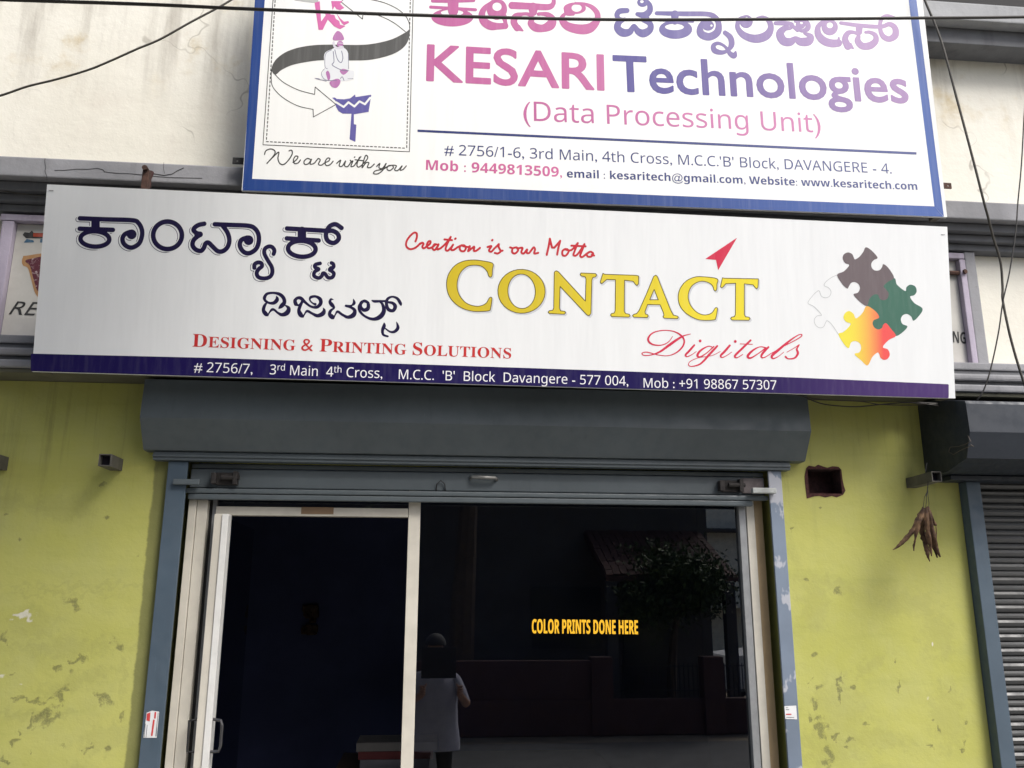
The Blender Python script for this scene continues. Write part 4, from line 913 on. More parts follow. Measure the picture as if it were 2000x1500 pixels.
link('bottom_rail', B().box(-.856, 1.299, .045, .09, .10, .16, .002).mesh(), ALU, gf)
m = bpy.data.materials.new('tinted_window_glass'); m.use_nodes = True; t = m.node_tree; t.nodes.clear()
out = t.nodes.new('ShaderNodeOutputMaterial'); mx = t.nodes.new('ShaderNodeMixShader'); tr_ = t.nodes.new('ShaderNodeBsdfTransparent'); gl = t.nodes.new('ShaderNodeBsdfGlossy')
tr_.inputs[0].default_value = (.40, .42, .46, 1); gl.inputs['Roughness'].default_value = .0; gl.inputs['Color'].default_value = (.95, .97, 1, 1)
fr = t.nodes.new('ShaderNodeFresnel'); fr.inputs[0].default_value = 2.3
t.links.new(fr.outputs[0], mx.inputs[0]); t.links.new(tr_.outputs[0], mx.inputs[1]); t.links.new(gl.outputs[0], mx.inputs[2]); t.links.new(mx.outputs[0], out.inputs[0])
GLASS = m
def pane(name, x0, x1, z0, z1, y=GY): return link(name, B().quad((x0, y, z0), (x1, y, z0), (x1, y, z1), (x0, y, z1)).mesh(False), GLASS, gf)
pane('pane', -.041, 1.299, .161, TOP); pane('pane', -.855, -.0925, 1.793, TOP, .062)
PG = Plane((0, GY, 1), (1, GY, 1), (0, GY, 2))
f = Field(1030, 1195, 1255, 1250, .5); fat_text(f, 'COLOR PRINTS DONE HERE', 'bold', (1039, 1236.5), (1246, 1238.5), 27, PG, .30); flat_each('letter', f, PG, .004, ink('yellow_sticker_film', (.80, .44, .022), rough=.5, fade=0), gf)
# door leaf swung inwards, seen almost edge on: lock stile, glass and pull handles
dr = link('door_leaf', B().quad((-.818, .036, .16), (-.835, .72, .16), (-.835, .72, 1.75), (-.818, .036, 1.75)).mesh(False), GLASS, gf)
def dpart(name, me, mat):
    o = bpy.data.objects.new(name, me); COL.objects.link(o); o.parent = dr; me.transform(Matrix.Translation(-wloc(dr))); me.materials.append(mat); return o
dpart('stile', B().box(-.846, -.815, -.018, .034, .12, 1.756, .002).mesh(), ALU)
dpart('stile', B().box(-.8145, -.790, -.024, .034, .12, 1.756, .002).mesh(), ALUW)  # lighter metal: sunlight on the stile's right face put into the colour
dpart('rail', B().box(-.835, -.815, .036, .72, .12, .159, .002).mesh(), ALU)
p = U(432, 1437, -.03)
hz0, hz1 = U(432, 1470, -.03)[2], U(432, 1406, -.03)[2]
dpart('pull_handle', B().tube([(-.79, -.010, hz0), (-.758, -.022, hz0+.003), (-.752, -.022, hz0+.02), (-.752, -.022, hz1-.02), (-.758, -.022, hz1-.003), (-.79, -.010, hz1)], .0055).mesh(), plain('dark_pull_handle', (.09, .09, .095), .3, .6))
dpart('pull_handle', B().tube([(-.847, -.010, hz0), (-.872, -.018, hz0+.003), (-.874, -.018, hz1-.003), (-.847, -.010, hz1)], .004).mesh(), BLACKM)
p0, p1 = U(588, 1004, .04), U(652, 991, .04)
PH = Plane((0, .04, 1), (1, .04, 1), (0, .04, 2))
hs = link('sticker', B().box(p0[0], p1[0], .0385, .0396, p0[2], p1[2]).mesh(), plain('brown_sticker', (.20, .13, .075), .6), gf)
lettering(('THE STAR', 'bold'), (602, 1001.5), (646, 1002.5), 7, PH, .006, ink('dark_brown_ink', (.08, .04, .02)), gf, name='sticker_lettering') if False else None
# room behind the glass
room = empty('shop_interior', (.2, 2, .1)); tag(room, kind='structure')
NAVY = plain('dark_blue_wall_paint', (.06, .075, .17), .8, 0, .15, 2); DK = plain('dark_floor_tile', (.05, .05, .05), .5)
b = B(); b.box(-1.2, 1.7, 1.9, 2.0, .1, 2.27); b.box(-1.3, -1.2, .221, 3.3, .1, 2.27); b.box(1.7, 1.8, .221, 3.3, .1, 2.27)
link('inner_wall', b.mesh(), NAVY, room)
link('inner_floor', B().box(-1.2, 1.7, .05, 3.2, .02, .098).mesh(), DK, room); link('inner_ceiling', B().box(-1.2, 1.7, .221, 3.2, 2.271, 2.279).mesh(), DK, room)
# things in the room seen dimly through the door
dk = empty('counter_desk', (-.1, 1.0, .1), 'dark counter desk standing in the shop behind the mullion', 'desk')
link('desk_top', B().box(-.42, .9, .75, 1.35, .62, .65, .004).mesh(), plain('dark_laminate', (.07, .05, .035), .5), dk)
link('front_panel', B().box(-.40, .88, .80, .82, .10, .62, .003).mesh(), plain('brown_laminate', (.10, .085, .06), .5), dk)
for i, (c_, h) in enumerate((((.22, .22, .24), .05), ((.16, .03, .03), .035), ((.20, .19, .18), .04))):
    z = .65+sum((.05, .035, .04)[:i])
    o = link('paper_stack', B().box(-.30-.01*i, .02+.02*i, .85, 1.08, z, z+h-.001, .002).mesh(), plain('paper_%d' % i, c_, .7), None)
    tag(o, ('white paper stack lying on the desk, lowest of the pile', 'red folder pile on the desk between two white stacks', 'thin pale paper stack on top of the pile')[i], 'paper stack', 'papers piled on the desk')
wh_ = empty('wall_garland', (-.38, 1.87, 1.5), 'small dried flower garland hanging on the dark blue inner wall', 'garland')
b = B()
for k in range(14):
    a = rad(200+k*340/14); b.box(-.70+.03*math.cos(a)-.02, -.70+.03*math.cos(a)+.02, 1.86, 1.895, 1.30+.07*math.sin(a*3)-.02, 1.30+.07*math.sin(a*3)+.02, .008)
link('flower', b.mesh(), plain('dried_flower', (.07, .045, .03), .9, 0, .5, 30), wh_, kind='stuff')

# ================================================================== NEIGHBOUR'S SHUTTER on the right
ns = empty('roller_shutter', (3.9, 0, 0), 'dark neighbouring roller shutter pulled down at the right edge', 'shutter')
HN = [(0, 2.268), (-.13, 2.262), (-.332, 2.212), (-.337, 2.200), (-.340, 2.085), (-.300, 1.985), (-.16, 1.950), (0, 1.946)]
link('hood', B().prism(HN, 2.125, 5.75).mesh(), HOODN, ns)
link('back_wall', B().box(2.28, 5.6, .30, .32, -.5, 2.27).mesh(), BLACKM, ns)
link('hood_foot', B().box(2.175, 5.7, -.10, -.001, 1.925, 1.945, .003).mesh(), HOODN, ns)
link('guide_rail', B().box(2.3365, 2.345, -.02, .05, -.5, 1.924, .001).mesh(), HOODN, ns)
link('guide_rail', B().box(2.272, 2.335, -.052, .03, -.5, 1.924, .003).mesh(), GUIDE, ns)
prof = [(.052, 0), (.040, .006), (.030, .020), (.036, .030), (.044, .033), (.032, .040), (.029, .048), (.040, .0565), (.058, .0575), (.058, .0)]
z = 1.960; prev = None; k = 0
while z > -.4:
    if prev is None:
        me = B().prism([(y, zz) for y, zz in prof], 2.346, 5.55).mesh(); me.transform(Matrix.Translation((0, 0, z-.058))); o = link('slat', me, SLATM, ns); prev = o; z0_ = z
    else:
        o = prev.copy(); COL.objects.link(o); o.location = prev.location+Vector((0, random.uniform(-.0015, .0015), (z-z0_)-0)); o.location.z = prev.location.z+(z-z0_)
        o.rotation_euler = (0, random.uniform(-.0006, .0006), 0)
    z -= .0580
# twine and cobweb caught on the neighbour's hood
tw = empty('twine_scrap', tuple(U(1880, 875, -.2)), 'pale scrap of twine caught on the end of the dark hood', 'twine')
b = B()
for pts in ([(1853, 882), (1856, 873), (1872, 872), (1885, 868), (1896, 862)], [(1853, 882), (1862, 888), (1875, 880), (1898, 870)], [(1896, 862), (1890, 850)], [(1896, 868), (1902, 872)]):
    b.tube([tuple(PX) for PX in [np.array([2.1225, U(x, y, -.2)[1], 0])+0*U(x, y, -.2)+np.array([0, 0, 0]) for x, y in pts]] if False else [(lambda t: (2.122, CAM[1]+t[1]*(2.122/t[0]), CAM[2]+t[2]*(2.122/t[0])))(FW*FPX+RT*(x-1000)-UP*(y-750)) for x, y in pts], .0013, 5)
link('strand', b.mesh(), plain('pale_twine', (.12, .10, .085), .9), tw)

# ================================================================== STICKERS on the guide rails
PS = Plane((0, -.030, 1), (1, -.030, 1), (0, -.030, 2))
def stick(pxs, label):
    s_ = empty('sticker', tuple(PS.at(*pxs[0])), label, 'sticker')
    P = [PS.at(x, y, .004) for x, y in pxs]; link('paper', B().quad(*P).mesh(False), plain('sticker_paper', (.66, .67, .68), .5, 0, .06, 30), s_); return s_
s1 = stick([(286.5, 1392), (297, 1388), (311, 1390), (306, 1441), (280, 1441)], 'worn white advertising sticker with red print on the left guide rail')
rd = ink('sticker_red_ink', (.50, .05, .05), fade=.15); gr = ink('sticker_grey_ink', (.10, .11, .12), fade=.1)
f = Field(278, 1386, 314, 1444, .5)
for i, (a, bq) in enumerate((((303.5, 1392), (302.5, 1402)), ((300.5, 1407), (296.5, 1436)))): f.stroke([a, bq], 1.7)
f.poly([(287, 1394), (294, 1391), (292.5, 1409), (286, 1407)]); flat('print', f.faces(), PS, .007, rd, s1)
f = Field(278, 1386, 314, 1444, .5).stroke([(309, 1392), (304, 1438)], .5).stroke([(284, 1414), (281.5, 1441)], .5).stroke([(287.5, 1416), (285, 1441)], .5).stroke([(306.5, 1420), (305, 1438)], .4)
flat('print', f.faces(), PS, .007, gr, s1)
s2_ = stick([(1532, 1379), (1555, 1378), (1557, 1405), (1534, 1404)], 'small white square sticker with red print on the right guide rail')
f = Field(1530, 1375, 1560, 1408, .5).stroke([(1536, 1395), (1545, 1395)], 1.1, smooth=False); flat('print', f.faces(), PS, .007, rd, s2_)
f = Field(1530, 1375, 1560, 1408, .5).stroke([(1535, 1386), (1541, 1386)], .5, smooth=False).stroke([(1536, 1401), (1551, 1401)], .4, smooth=False).stroke([(1535, 1382), (1539, 1382)], .4, smooth=False); flat('print', f.faces(), PS, .007, gr, s2_)

# ================================================================== SQUARE PIPE STUBS
PIPE = plain('grey_pipe_paint', (.085, .08, .07), .7, 0, .2, 20, .2); PIPEB = plain('dark_pipe_bore', (.015, .012, .022), .9)
def pipe(x, z, L, w, label, dz=0, dx=0, mat=PIPE):
    t = empty('square_pipe_stub', (x, 0, z), label, 'pipe', 'square pipe stubs cast into the piers'); k = .0035
    b = B()
    for q in ((x-w/2, x+w/2, z-w/2, z-w/2+k), (x-w/2, x+w/2, z+w/2-k, z+w/2), (x-w/2, x-w/2+k, z-w/2+k, z+w/2-k), (x+w/2-k, x+w/2, z-w/2+k, z+w/2-k)): b.box(q[0], q[1], -L, .02, q[2], q[3])
    me = b.mesh(); me.transform(Matrix.Translation((x, 0, z)) @ Matrix.Rotation(dz, 4, 'X') @ Matrix.Rotation(dx, 4, 'Z') @ Matrix.Translation((-x, 0, -z))); link('tube', me, mat, t)
    me = B().box(x-w/2+k, x+w/2-k, -L+.03, -L+.034, z-w/2+k, z+w/2-k).mesh(); me.transform(Matrix.Translation((x, 0, z)) @ Matrix.Rotation(dz, 4, 'X') @ Matrix.Rotation(dx, 4, 'Z') @ Matrix.Translation((-x, 0, -z))); link('bore', me, PIPEB, t)
    return t
a = U(228, 908, 0); pipe(a[0], a[2], .13, .046, 'square pipe stub on the left pier beside the hood', dz=rad(0), dx=rad(0))
a = U(2, 906, 0); pipe(a[0], a[2], .10, .052, 'square pipe stub cut by the left edge of the view')
PX_, PZ_ = U(1779, 944, 0)[[0, 2]]
pipe(PX_, PZ_, .195, .042, 'square pipe stub on the right pier that the dried leaves hang from', dz=rad(-1.0), dx=rad(0), mat=PIPE)

# ragged edge of the knocked hole
f = Field(1560, 895, 1665, 985, .8)
out_ = [(1576, 915), (1580, 911), (1592, 913), (1598, 909), (1606, 912), (1616, 915), (1626, 912), (1637, 913), (1642, 918), (1644, 935), (1647, 950), (1650, 958), (1646, 965), (1634, 970), (1625, 967), (1612, 970), (1600, 967), (1590, 968), (1577, 972), (1576, 962), (1574, 945), (1573, 930)]
A_ = project(np.array([(HX0, 0, HZ0), (HX1, 0, HZ0), (HX1, 0, HZ1), (HX0, 0, HZ1)]))
f.poly(out_, grow=1.5); g = Field(1560, 895, 1665, 985, .8).poly([tuple(q) for q in A_]); f.cut(g)
PW = Plane((0, 0, 1), (1, 0, 1), (0, 0, 2))
flat('broken_edge', f.faces(), PW, .006, plain('broken_maroon_brick', (.065, .022, .02), .95, 0, .4, 60, .6), bld)
# paint runs: cracks in the fascia
PF = Plane((0, -.16, 3.1), (1, -.16, 3.1), (0, -.16, 3.2))
f = Field(80, 305, 480, 375, .6)
zz = tr((0, 0), 3.75, [(330, 1160), (328, 1190), (335, 1225), (330, 1255), (342, 1290), (344, 1320)]); f.stroke(zz, .45)
f.stroke(tr((0, 0), 3.75, [(400, 1247), (470, 1247), (560, 1238), (640, 1240), (715, 1232), (755, 1243), (765, 1258), (850, 1268), (960, 1272), (1060, 1282)]), .5, smooth=False)
f.stroke(tr((0, 0), 3.75, [(1110, 1270), (1200, 1284), (1260, 1275), (1300, 1250), (1345, 1230)]), .7, smooth=False); f.stroke(tr((0, 0), 3.75, [(1120, 1290), (1240, 1300), (1330, 1302), (1480, 1305)]), .5, smooth=False); f.stroke(tr((0, 0), 3.75, [(1200, 1190), (1198, 1230), (1205, 1270)]), .35)
flat('crack', f.faces(), PF, .004, BLACKM, bld)
f = Field(270, 330, 310, 372, .6).poly(tr((0, 0), 3.75, [(1060, 1265), (1075, 1250), (1105, 1248), (1128, 1262), (1120, 1290), (1108, 1320), (1104, 1375), (1062, 1375), (1058, 1320)]), smooth=True)
flat('rust_stain', f.faces(), PF, .006, plain('rust_stain', (.075, .035, .035), .9, 0, .4, 60), bld)

# ================================================================== CABLES
def cable(label, pxs, r, mat, name='cable'):
    pts = [U(x, y, Y) for x, y, Y in pxs]; Q = catmull(pts, 7)
    o = link(name, B().tube([tuple(q) for q in Q], r, 7).mesh(), mat, None, smooth=True); tag(o, label, 'cable', 'cables crossing the shop front'); return o
cable('thick black cable running level across the top sign', [(-500, -20, -.95), (-200, -8, -.90), (60, 1, -.85), (300, 9, -.8), (500, 18, -.78), (830, 30, -.75), (1180, 38, -.72), (1500, 37.5, -.72), (1800, 35, -.72), (2000, 33, -.72), (2300, 26, -.72), (2700, 10, -.72)], .0062, CABLE)
cable('thin cable sagging from the upper sign to the left edge', [(-300, 262, -.45), (-120, 222, -.45), (0, 187, -.45), (53, 169, -.45), (110, 155, -.45), (171, 137, -.45), (211, 121, -.45), (267, 96, -.45), (312, 77, -.445), (373, 43, -.44), (424, 16, -.43), (451, 0, -.42), (520, -45, -.40), (600, -110, -.38)], .0042, CABLE2)
cable('thick cable falling beside the upper sign down to the right edge', [(1790, -40, -.33), (1806, 0, -.33), (1838, 80, -.33), (1868, 190, -.33), (1900, 310, -.33), (1921, 392, -.32), (1930, 425, -.30), (1940, 465, -.27), (1954, 512, -.25), (1958, 560, -.24), (1959, 590, -.24), (1975, 665, -.24), (1999, 745, -.24), (2030, 830, -.24)], .0052, CABLE2)
cable('thin wire crossing the thicker cable at the right edge', [(2012, 60, -.24), (2001, 215, -.24), (1995, 320, -.24), (1988, 395, -.24), (1984, 450, -.24), (1972, 530, -.24), (1959, 588, -.245), (1950, 650, -.24), (1935, 720, -.23), (1922, 760, -.22), (1911, 778, -.21), (1900, 786, -.19), (1860, 789, -.15), (1790, 786, -.145)], .0030, CABLE)
cable('slack wire drooping under the long sign near its right end', [(1560, 770, -.17), (1600, 787, -.16), (1640, 793, -.16), (1680, 794, -.16), (1730, 789, -.16), (1780, 787, -.16), (1840, 793, -.16)], .0026, CABLE)
cable('thin wire tucked beneath the long sign near its right end', [(1540, 768, -.155), (1600, 780, -.155), (1680, 784, -.155), (1720, 790, -.155), (1790, 791, -.155), (1850, 786, -.155)], .0022, CABLE2)
cable('thin wire behind the top left corner of the long sign', [(-60, 366, -.10), (0, 372, -.10), (40, 378, -.10), (95, 384, -.10), (160, 390, -.10)], .0022, CABLE2)

# ================================================================== HANGING DRIED LEAVES
lv = empty('dried_leaf_bunch', (PX_, -.19, PZ_), 'bunch of dried brown leaves hanging by a string from the right pipe stub', 'leaf bunch')
LFM = M('dried_leaf', .75, spec=.25); LFM.color(LFM.mix(LFM.ramp(LFM.noise(30, 5, .7), .35, .7), (.028, .014, .010), (.135, .080, .042))); LFM.bump(LFM.noise((120, 120, 25), 3), .6, .004); LFM = LFM.m
LY = -.20
def L_(x, y, d=0): return tuple(U(1700+x/6.25, 880+y/6.25, LY+d))
b = B(); b.tube([L_(690, 150), L_(680, 200), L_(673, 262, -.004)], .0018, 5); b.tube([L_(705, 375, -.004), L_(702, 420), L_(698, 480), L_(684, 560)], .0020, 5)
b.tube([L_(700, 470), L_(705, 560), L_(715, 640), L_(712, 700)], .0013, 5); b.tube([L_(695, 500), L_(660, 570), L_(650, 660), L_(640, 720)], .0013, 5); b.tube([L_(684, 560), L_(682, 640), L_(672, 720)], .0013, 5)
link('string', b.mesh(), BLACKM, lv)
def leaf(spine, name='leaf'):
    """curled dry leaf: spine points (x, y, half width, depth), folded along its rib"""
    Q = catmull(spine, 4); b = bmesh.new(); rows = []
    P = [np.array(L_(q[0], q[1], q[3])) for q in Q]
    for i, q in enumerate(Q):
        t = P[min(i+1, len(P)-1)]-P[max(i-1, 0)]; t /= np.linalg.norm(t); s = np.cross(t, (0, 1, 0)); s /= np.linalg.norm(s)
        w = q[2]*.00029*(1+.15*math.sin(i*.8+q[0])); fold = np.array((0, 1, 0))*w*.9
        rows.append([b.verts.new(P[i]+s*w*u+fold*(abs(u)*1.0 if k != 2 else -.2)+np.array((0, 1, 0))*w*.25*math.sin(i*.9+u*2)) for k, u in enumerate((-1, -.5, 0, .5, 1))])
    for r0, r1 in zip(rows, rows[1:]):
        for k in range(4): b.faces.new((r0[k], r0[k+1], r1[k+1], r1[k]))
    me = bpy.data.meshes.new('leaf'); b.to_mesh(me); b.free(); return link(name, me, LFM, lv, smooth=True)
leaf([(650, 690, 16, 0), (620, 790, 34, -.005), (575, 890, 40, -.01), (520, 990, 34, -.005), (440, 1080, 32, 0), (350, 1165, 20, .01), (275, 1212, 6, .015)])
leaf([(665, 700, 14, -.01), (640, 800, 30, -.015), (600, 900, 36, -.018), (570, 1010, 26, -.012), (548, 1110, 14, -.006), (537, 1170, 16, 0), (533, 1225, 10, 0)])
leaf([(680, 700, 14, 0), (665, 850, 40, .005), (650, 970, 42, .004), (680, 1100, 40, 0), (705, 1220, 32, -.004), (715, 1300, 20, -.004), (728, 1355, 6, 0)])
leaf([(690, 690, 16, -.012), (705, 850, 38, -.02), (715, 980, 40, -.022), (735, 1100, 38, -.018), (745, 1200, 22, -.01), (752, 1290, 8, -.01)])
leaf([(705, 680, 16, -.004), (740, 800, 34, -.012), (770, 960, 40, -.016), (800, 1100, 38, -.012), (825, 1210, 30, -.004), (860, 1300, 10, 0)])
leaf([(712, 680, 14, .008), (745, 780, 26, .01), (790, 880, 26, .012), (812, 915, 14, .012)])
leaf([(700, 700, 14, .012), (735, 900, 34, .016), (775, 1080, 36, .016), (805, 1220, 28, .012), (822, 1310, 10, .01)])
leaf([(800, 900, 8, .012), (810, 1000, 7, .01), (812, 1090, 5, .01), (830, 1180, 5, .01)])

# ================================================================== ACROSS THE STREET (seen mirrored in the glass, and the place that shades the front)
BR = plain('brown_house_plaster', (.085, .08, .08), .9, 0, .15, 1.5); TILE = plain('red_clay_tile', (.085, .04, .032), .85, 0, .3, 9); DKW = plain('dark_window_glass', (.02, .025, .03), .2)
_n0 = set(bpy.data.objects)
hs_ = empty('opposite_house', (-2, -15, -.15), 'brown house with a red tiled porch roof across the street, mirrored in the glass', 'house')
link('wall', B().box(-12, 5.3, -19, -12.6, -.15, 4.2).mesh(), BR, hs_)
link('roof', B().prism([(-12.0, 4.2), (-19.6, 4.2), (-15.8, 6.0)], -12.5, 5.8).mesh(), TILE, hs_)
rp = link('porch_roof', B().prism([(-12.59, 3.0), (-10.6, 2.15), (-10.6, 2.08), (-12.59, 2.90)], 2.9, 5.15).mesh(), TILE, hs_)
for k in range(44):
    o = bpy.data.objects.new('tile_row', None) if False else None
b = B()
for k in range(17):
    for q in range(11):
        x = 2.97+k*.13+random.uniform(-.012, .012); u_ = (q+.5)/11; y = -12.5+1.9*u_; z = 3.02-.845*u_+random.uniform(0, .015)
        m4 = Matrix.Translation((x, y, z)) @ Matrix.Rotation(rad(-24+random.uniform(-3, 3)), 4, 'X') @ Matrix.Rotation(rad(random.uniform(-4, 4)), 4, 'Z') @ Matrix.Diagonal((.115, .21, .022, 1))
        bmesh.ops.create_cube(b.bm, size=1, matrix=m4)
link('roof_tiles', b.mesh(), TILE, hs_, kind='stuff')
for x in (-9, -6, -1.5, 1.9):
    w = link('window', B().box(x, x+1.3, -12.595, -12.56, .9, 2.0, .01).mesh(), DKW, hs_)
link('door', B().box(3.6, 4.5, -12.595, -12.55, -.1, 1.95, .01).mesh(), DKW, hs_)
for x in (3.0, 5.0):
    link('porch_post', B().box(x-.09, x+.09, -10.8, -10.62, -.15, 2.07, .01).mesh(), BR, hs_)
pb = empty('pale_building', (9, -24, -.15), 'pale cream two storey building far across the street, mirrored in the glass', 'building')
PALE_ = plain('pale_building_paint', (.82, .78, .66), .8); 
link('wall', B().box(6.2, 16, -30, -22, -.15, 5.5).mesh(), PALE_, pb)
for x in (7.0, 9.5, 12): link('window', B().box(x, x+1.1, -21.995, -21.96, 2.2, 3.4, .01).mesh(), DKW, pb)
link('balcony', B().box(6.3, 16, -21.995, -21.2, 1.5, 1.62, .01).mesh(), PALE_, pb); link('sunshade', B().box(6.2, 15, -21.995, -21.5, 3.7, 3.8, .01).mesh(), BR, pb)
cw = empty('compound_wall', (0, -9.6, -.15), 'low red brown compound wall with a steel railing across the street', 'wall')
RW = plain('red_brown_wall_paint', (.085, .045, .042), .9, 0, .15, 3)
link('wall_base', B().box(-14, 14, -9.75, -9.6, -.15, .35, .01).mesh(), RW, cw)
for x in (-13, -9, -5, -1.2, 2.6, 4.3, 6.1, 9, 13): link('pillar', B().box(x-.16, x+.16, -9.80, -9.55, -.15, .95, .01).mesh(), RW, cw)
b = B()
for k in range(150):
    x = 2.9+k*.07
    if x < 13: b.box(x-.006, x+.006, -9.69, -9.678, .36, .85)
for z in (.45, .80): b.box(2.9, 13, -9.70, -9.67, z, z+.02)
link('railing_bars', b.mesh(), BLACKM, cw, kind='stuff'); link('wall_top', B().box(-13, 2.5, -9.74, -9.61, .351, .9, .01).mesh(), RW, cw)
# white hatchback behind the railing
car = empty('parked_car', (7.2, -13.6, -.15), 'white hatchback parked behind the railing across the street', 'car')
CP = plain('white_car_paint', (.75, .76, .78), .3)
body = [(5.6, .10), (5.55, .45), (5.75, .72), (6.5, .80), (7.0, 1.22), (8.4, 1.27), (9.0, .85), (9.25, .75), (9.25, .12)]
link('body', B().prism([(x, z) for x, z in body], -14.4, -12.9, 'y').mesh(), CP, car)
link('window', B().prism([(6.75, .82), (7.1, 1.15), (8.3, 1.18), (8.7, .84)], -12.899, -12.88, 'y').mesh(), DKW, car)
for x in (6.3, 8.5):
    for y in (-14.35, -13.08):
        w = link('wheel', B().tube([(x, y-.02, .14), (x, y+.2, .14)], .29, 18).mesh(), BLACKM, car)
# trees
LEAFS = M('tree_leaf', .6, spec=.3); LEAFS.color(LEAFS.mix(LEAFS.ramp(LEAFS.noise(3, 3), .35, .65), (.03, .055, .015), (.075, .11, .03))); LEAFS = LEAFS.m
BARK = plain('tree_bark', (.09, .065, .045), .95, 0, .3, 8, .5)
def tree(name, label, x, y, h, cr, cz, n, ls=.12, sq=.8, dn=None):
    t = empty(name, (x, y, -.15), label, 'tree', 'street trees in front of the shop'); rg = np.random.RandomState(int(abs(x*31+y*7)*10))
    b = B(); x_t = x-(1.3 if x == -.85 else 0); top = (x+.2, y, cz-cr*.3); b.tube([(x_t, y, -.55), (x_t+.05, y+.03, cz*.35), (x*.6+x_t*.4+.12, y, cz*.65), top], [.16*cr/1.6, .13*cr/1.6, .10*cr/1.6, .07*cr/1.6], 9)
    cl = []
    for k in range(11):
        a = rg.uniform(0, 2*math.pi); e = rg.uniform(-.25 if x != -.85 else -.05, 1.0); rr = cr*rg.uniform(.55, .95)
        p = (x+rr*math.cos(a)*math.cos(e), y+rr*math.sin(a)*math.cos(e), cz+rr*math.sin(e)*sq); cl.append(p)
        b.tube([top, tuple((np.array(top)+p)/2+rg.uniform(-.1, .1, 3)), p], [.05*cr/1.6, .03*cr/1.6, .01], 6)
    link('trunk', b.mesh(), BARK, t)
    cl.append((x, y, cz)); C_ = np.array(cl); ix = rg.randint(0, len(cl), n); c = C_[ix]+rg.normal(0, cr*.24, (n, 3))*(1, 1, sq)
    d1 = rg.normal(size=(n, 3)); d1 /= np.linalg.norm(d1, axis=1)[:, None]; d2 = np.cross(d1, rg.normal(size=(n, 3))); d2 /= np.linalg.norm(d2, axis=1)[:, None]
    s = (ls*rg.uniform(.6, 1.3, n))[:, None]
    V = np.concatenate([c-d1*s, c+d2*s*.4, c+d1*s, c-d2*s*.4], 1).reshape(-1, 3)
    me = bpy.data.meshes.new('crown'); me.from_pydata(V.tolist(), [], [(4*i, 4*i+1, 4*i+2, 4*i+3) for i in range(n)]); me.update(); link('crown', me, LEAFS, t, kind='stuff'); return t
tree('street_tree', 'broad leafy street tree standing left of the photographer by the kerb', -4.2, -5.3, 5, 2.3, 5.2, 7000, .14)
tree('street_tree', 'small dark tree behind the compound wall, mirrored in the glass', 4.0, -11.0, 3, .95, 1.85, 12000, .05)
tree('street_tree', 'large tree rising over the tiled porch roof across the street', .5, -10.6, 5, 2.4, 5.0, 7000, .15)

for o in set(bpy.data.objects)-_n0:
    if o.parent is None: o.location.z -= .40
tree('street_tree', 'added tree at the left, its unseen crown shading the left pier', -.85, -1.92, 5, .8, 3.88, 3600, .09, .55)  # unseen tree added to shade the left pier and the long sign's left
# ================================================================== PHOTOGRAPHER, mirrored dimly in the glass
pr = empty('person', (.02, -4.05, -.02), 'person in a loose pale shirt holding up a tablet to take the picture', 'person')
J = {'pel': (0, 0, .93, .135, .10), 'wai': (0, -.01, 1.08, .125, .095), 'che': (0, 0, 1.28, .150, .105), 'nek': (0, 0, 1.43, .055, .055), 'hed': (0, .02, 1.50, .070, .075), 'top': (0, .03, 1.60, .085, .095), 'crn': (0, .02, 1.68, .05, .055),
     'shl': (-.17, 0, 1.38, .060, .055), 'ell': (-.25, .12, 1.16, .040, .040), 'wrl': (-.10, .36, 1.27, .027, .027), 'shr': (.17, 0, 1.38, .060, .055), 'elr': (.27, .12, 1.16, .040, .040), 'wrr': (.20, .36, 1.27, .027, .027),
     'hpl': (-.09, 0, .88, .085, .085), 'knl': (-.10, .02, .50, .055, .055), 'anl': (-.11, 0, .09, .04, .04), 'tol': (-.12, .14, .035, .035, .03), 'hpr': (.09, 0, .88, .085, .085), 'knr': (.10, .02, .50, .055, .055), 'anr': (.11, 0, .09, .04, .04), 'tor': (.13, .14, .035, .035, .03)}
Ed = ['pel-wai', 'wai-che', 'che-nek', 'nek-hed', 'hed-top', 'top-crn', 'che-shl', 'shl-ell', 'ell-wrl', 'che-shr', 'shr-elr', 'elr-wrr', 'pel-hpl', 'hpl-knl', 'knl-anl', 'anl-tol', 'pel-hpr', 'hpr-knr', 'knr-anr', 'anr-tor']
H_ = []
for side, wx in (('l', -1), ('r', 1)):      # five fingers wrapped round the tablet's edge
    wr = J['wr'+side]; pm = (wr[0]+wx*.005, wr[1]+.055, wr[2]+.035, .026, .017); J['pm'+side] = pm; Ed.append('wr%s-pm%s' % (side, side))
    for k in range(5):
        if k < 4:
            b0 = (pm[0], pm[1]+.012, pm[2]+.026-.017*k, .0085, .0085); b1 = (pm[0]+wx*.014, pm[1]+.042, pm[2]+.036-.019*k, .0078, .0078); b2 = (pm[0]-wx*.010, pm[1]+.066, pm[2]+.038-.020*k, .0070, .0070); b3 = (pm[0]-wx*.032, pm[1]+.062, pm[2]+.036-.020*k, .0062, .0062)
        else:
            b0 = (pm[0]-wx*.012, pm[1]-.008, pm[2]+.018, .0098, .0098); b1 = (pm[0]-wx*.024, pm[1]+.016, pm[2]+.038, .0088, .0088); b2 = (pm[0]-wx*.036, pm[1]+.030, pm[2]+.052, .0075, .0075); b3 = None
        ns_ = ['f%s%d%d' % (side, k, i) for i in range(4 if b3 else 3)]
        for nme, v in zip(ns_, (b0, b1, b2, b3)): J[nme] = v
        Ed.append('pm%s-%s' % (side, ns_[0])); Ed += ['%s-%s' % (p, q) for p, q in zip(ns_, ns_[1:])]
keys = list(J); me = bpy.data.meshes.new('body'); me.from_pydata([J[k][:3] for k in keys], [tuple(keys.index(q) for q in e.split('-')) for e in Ed], [])
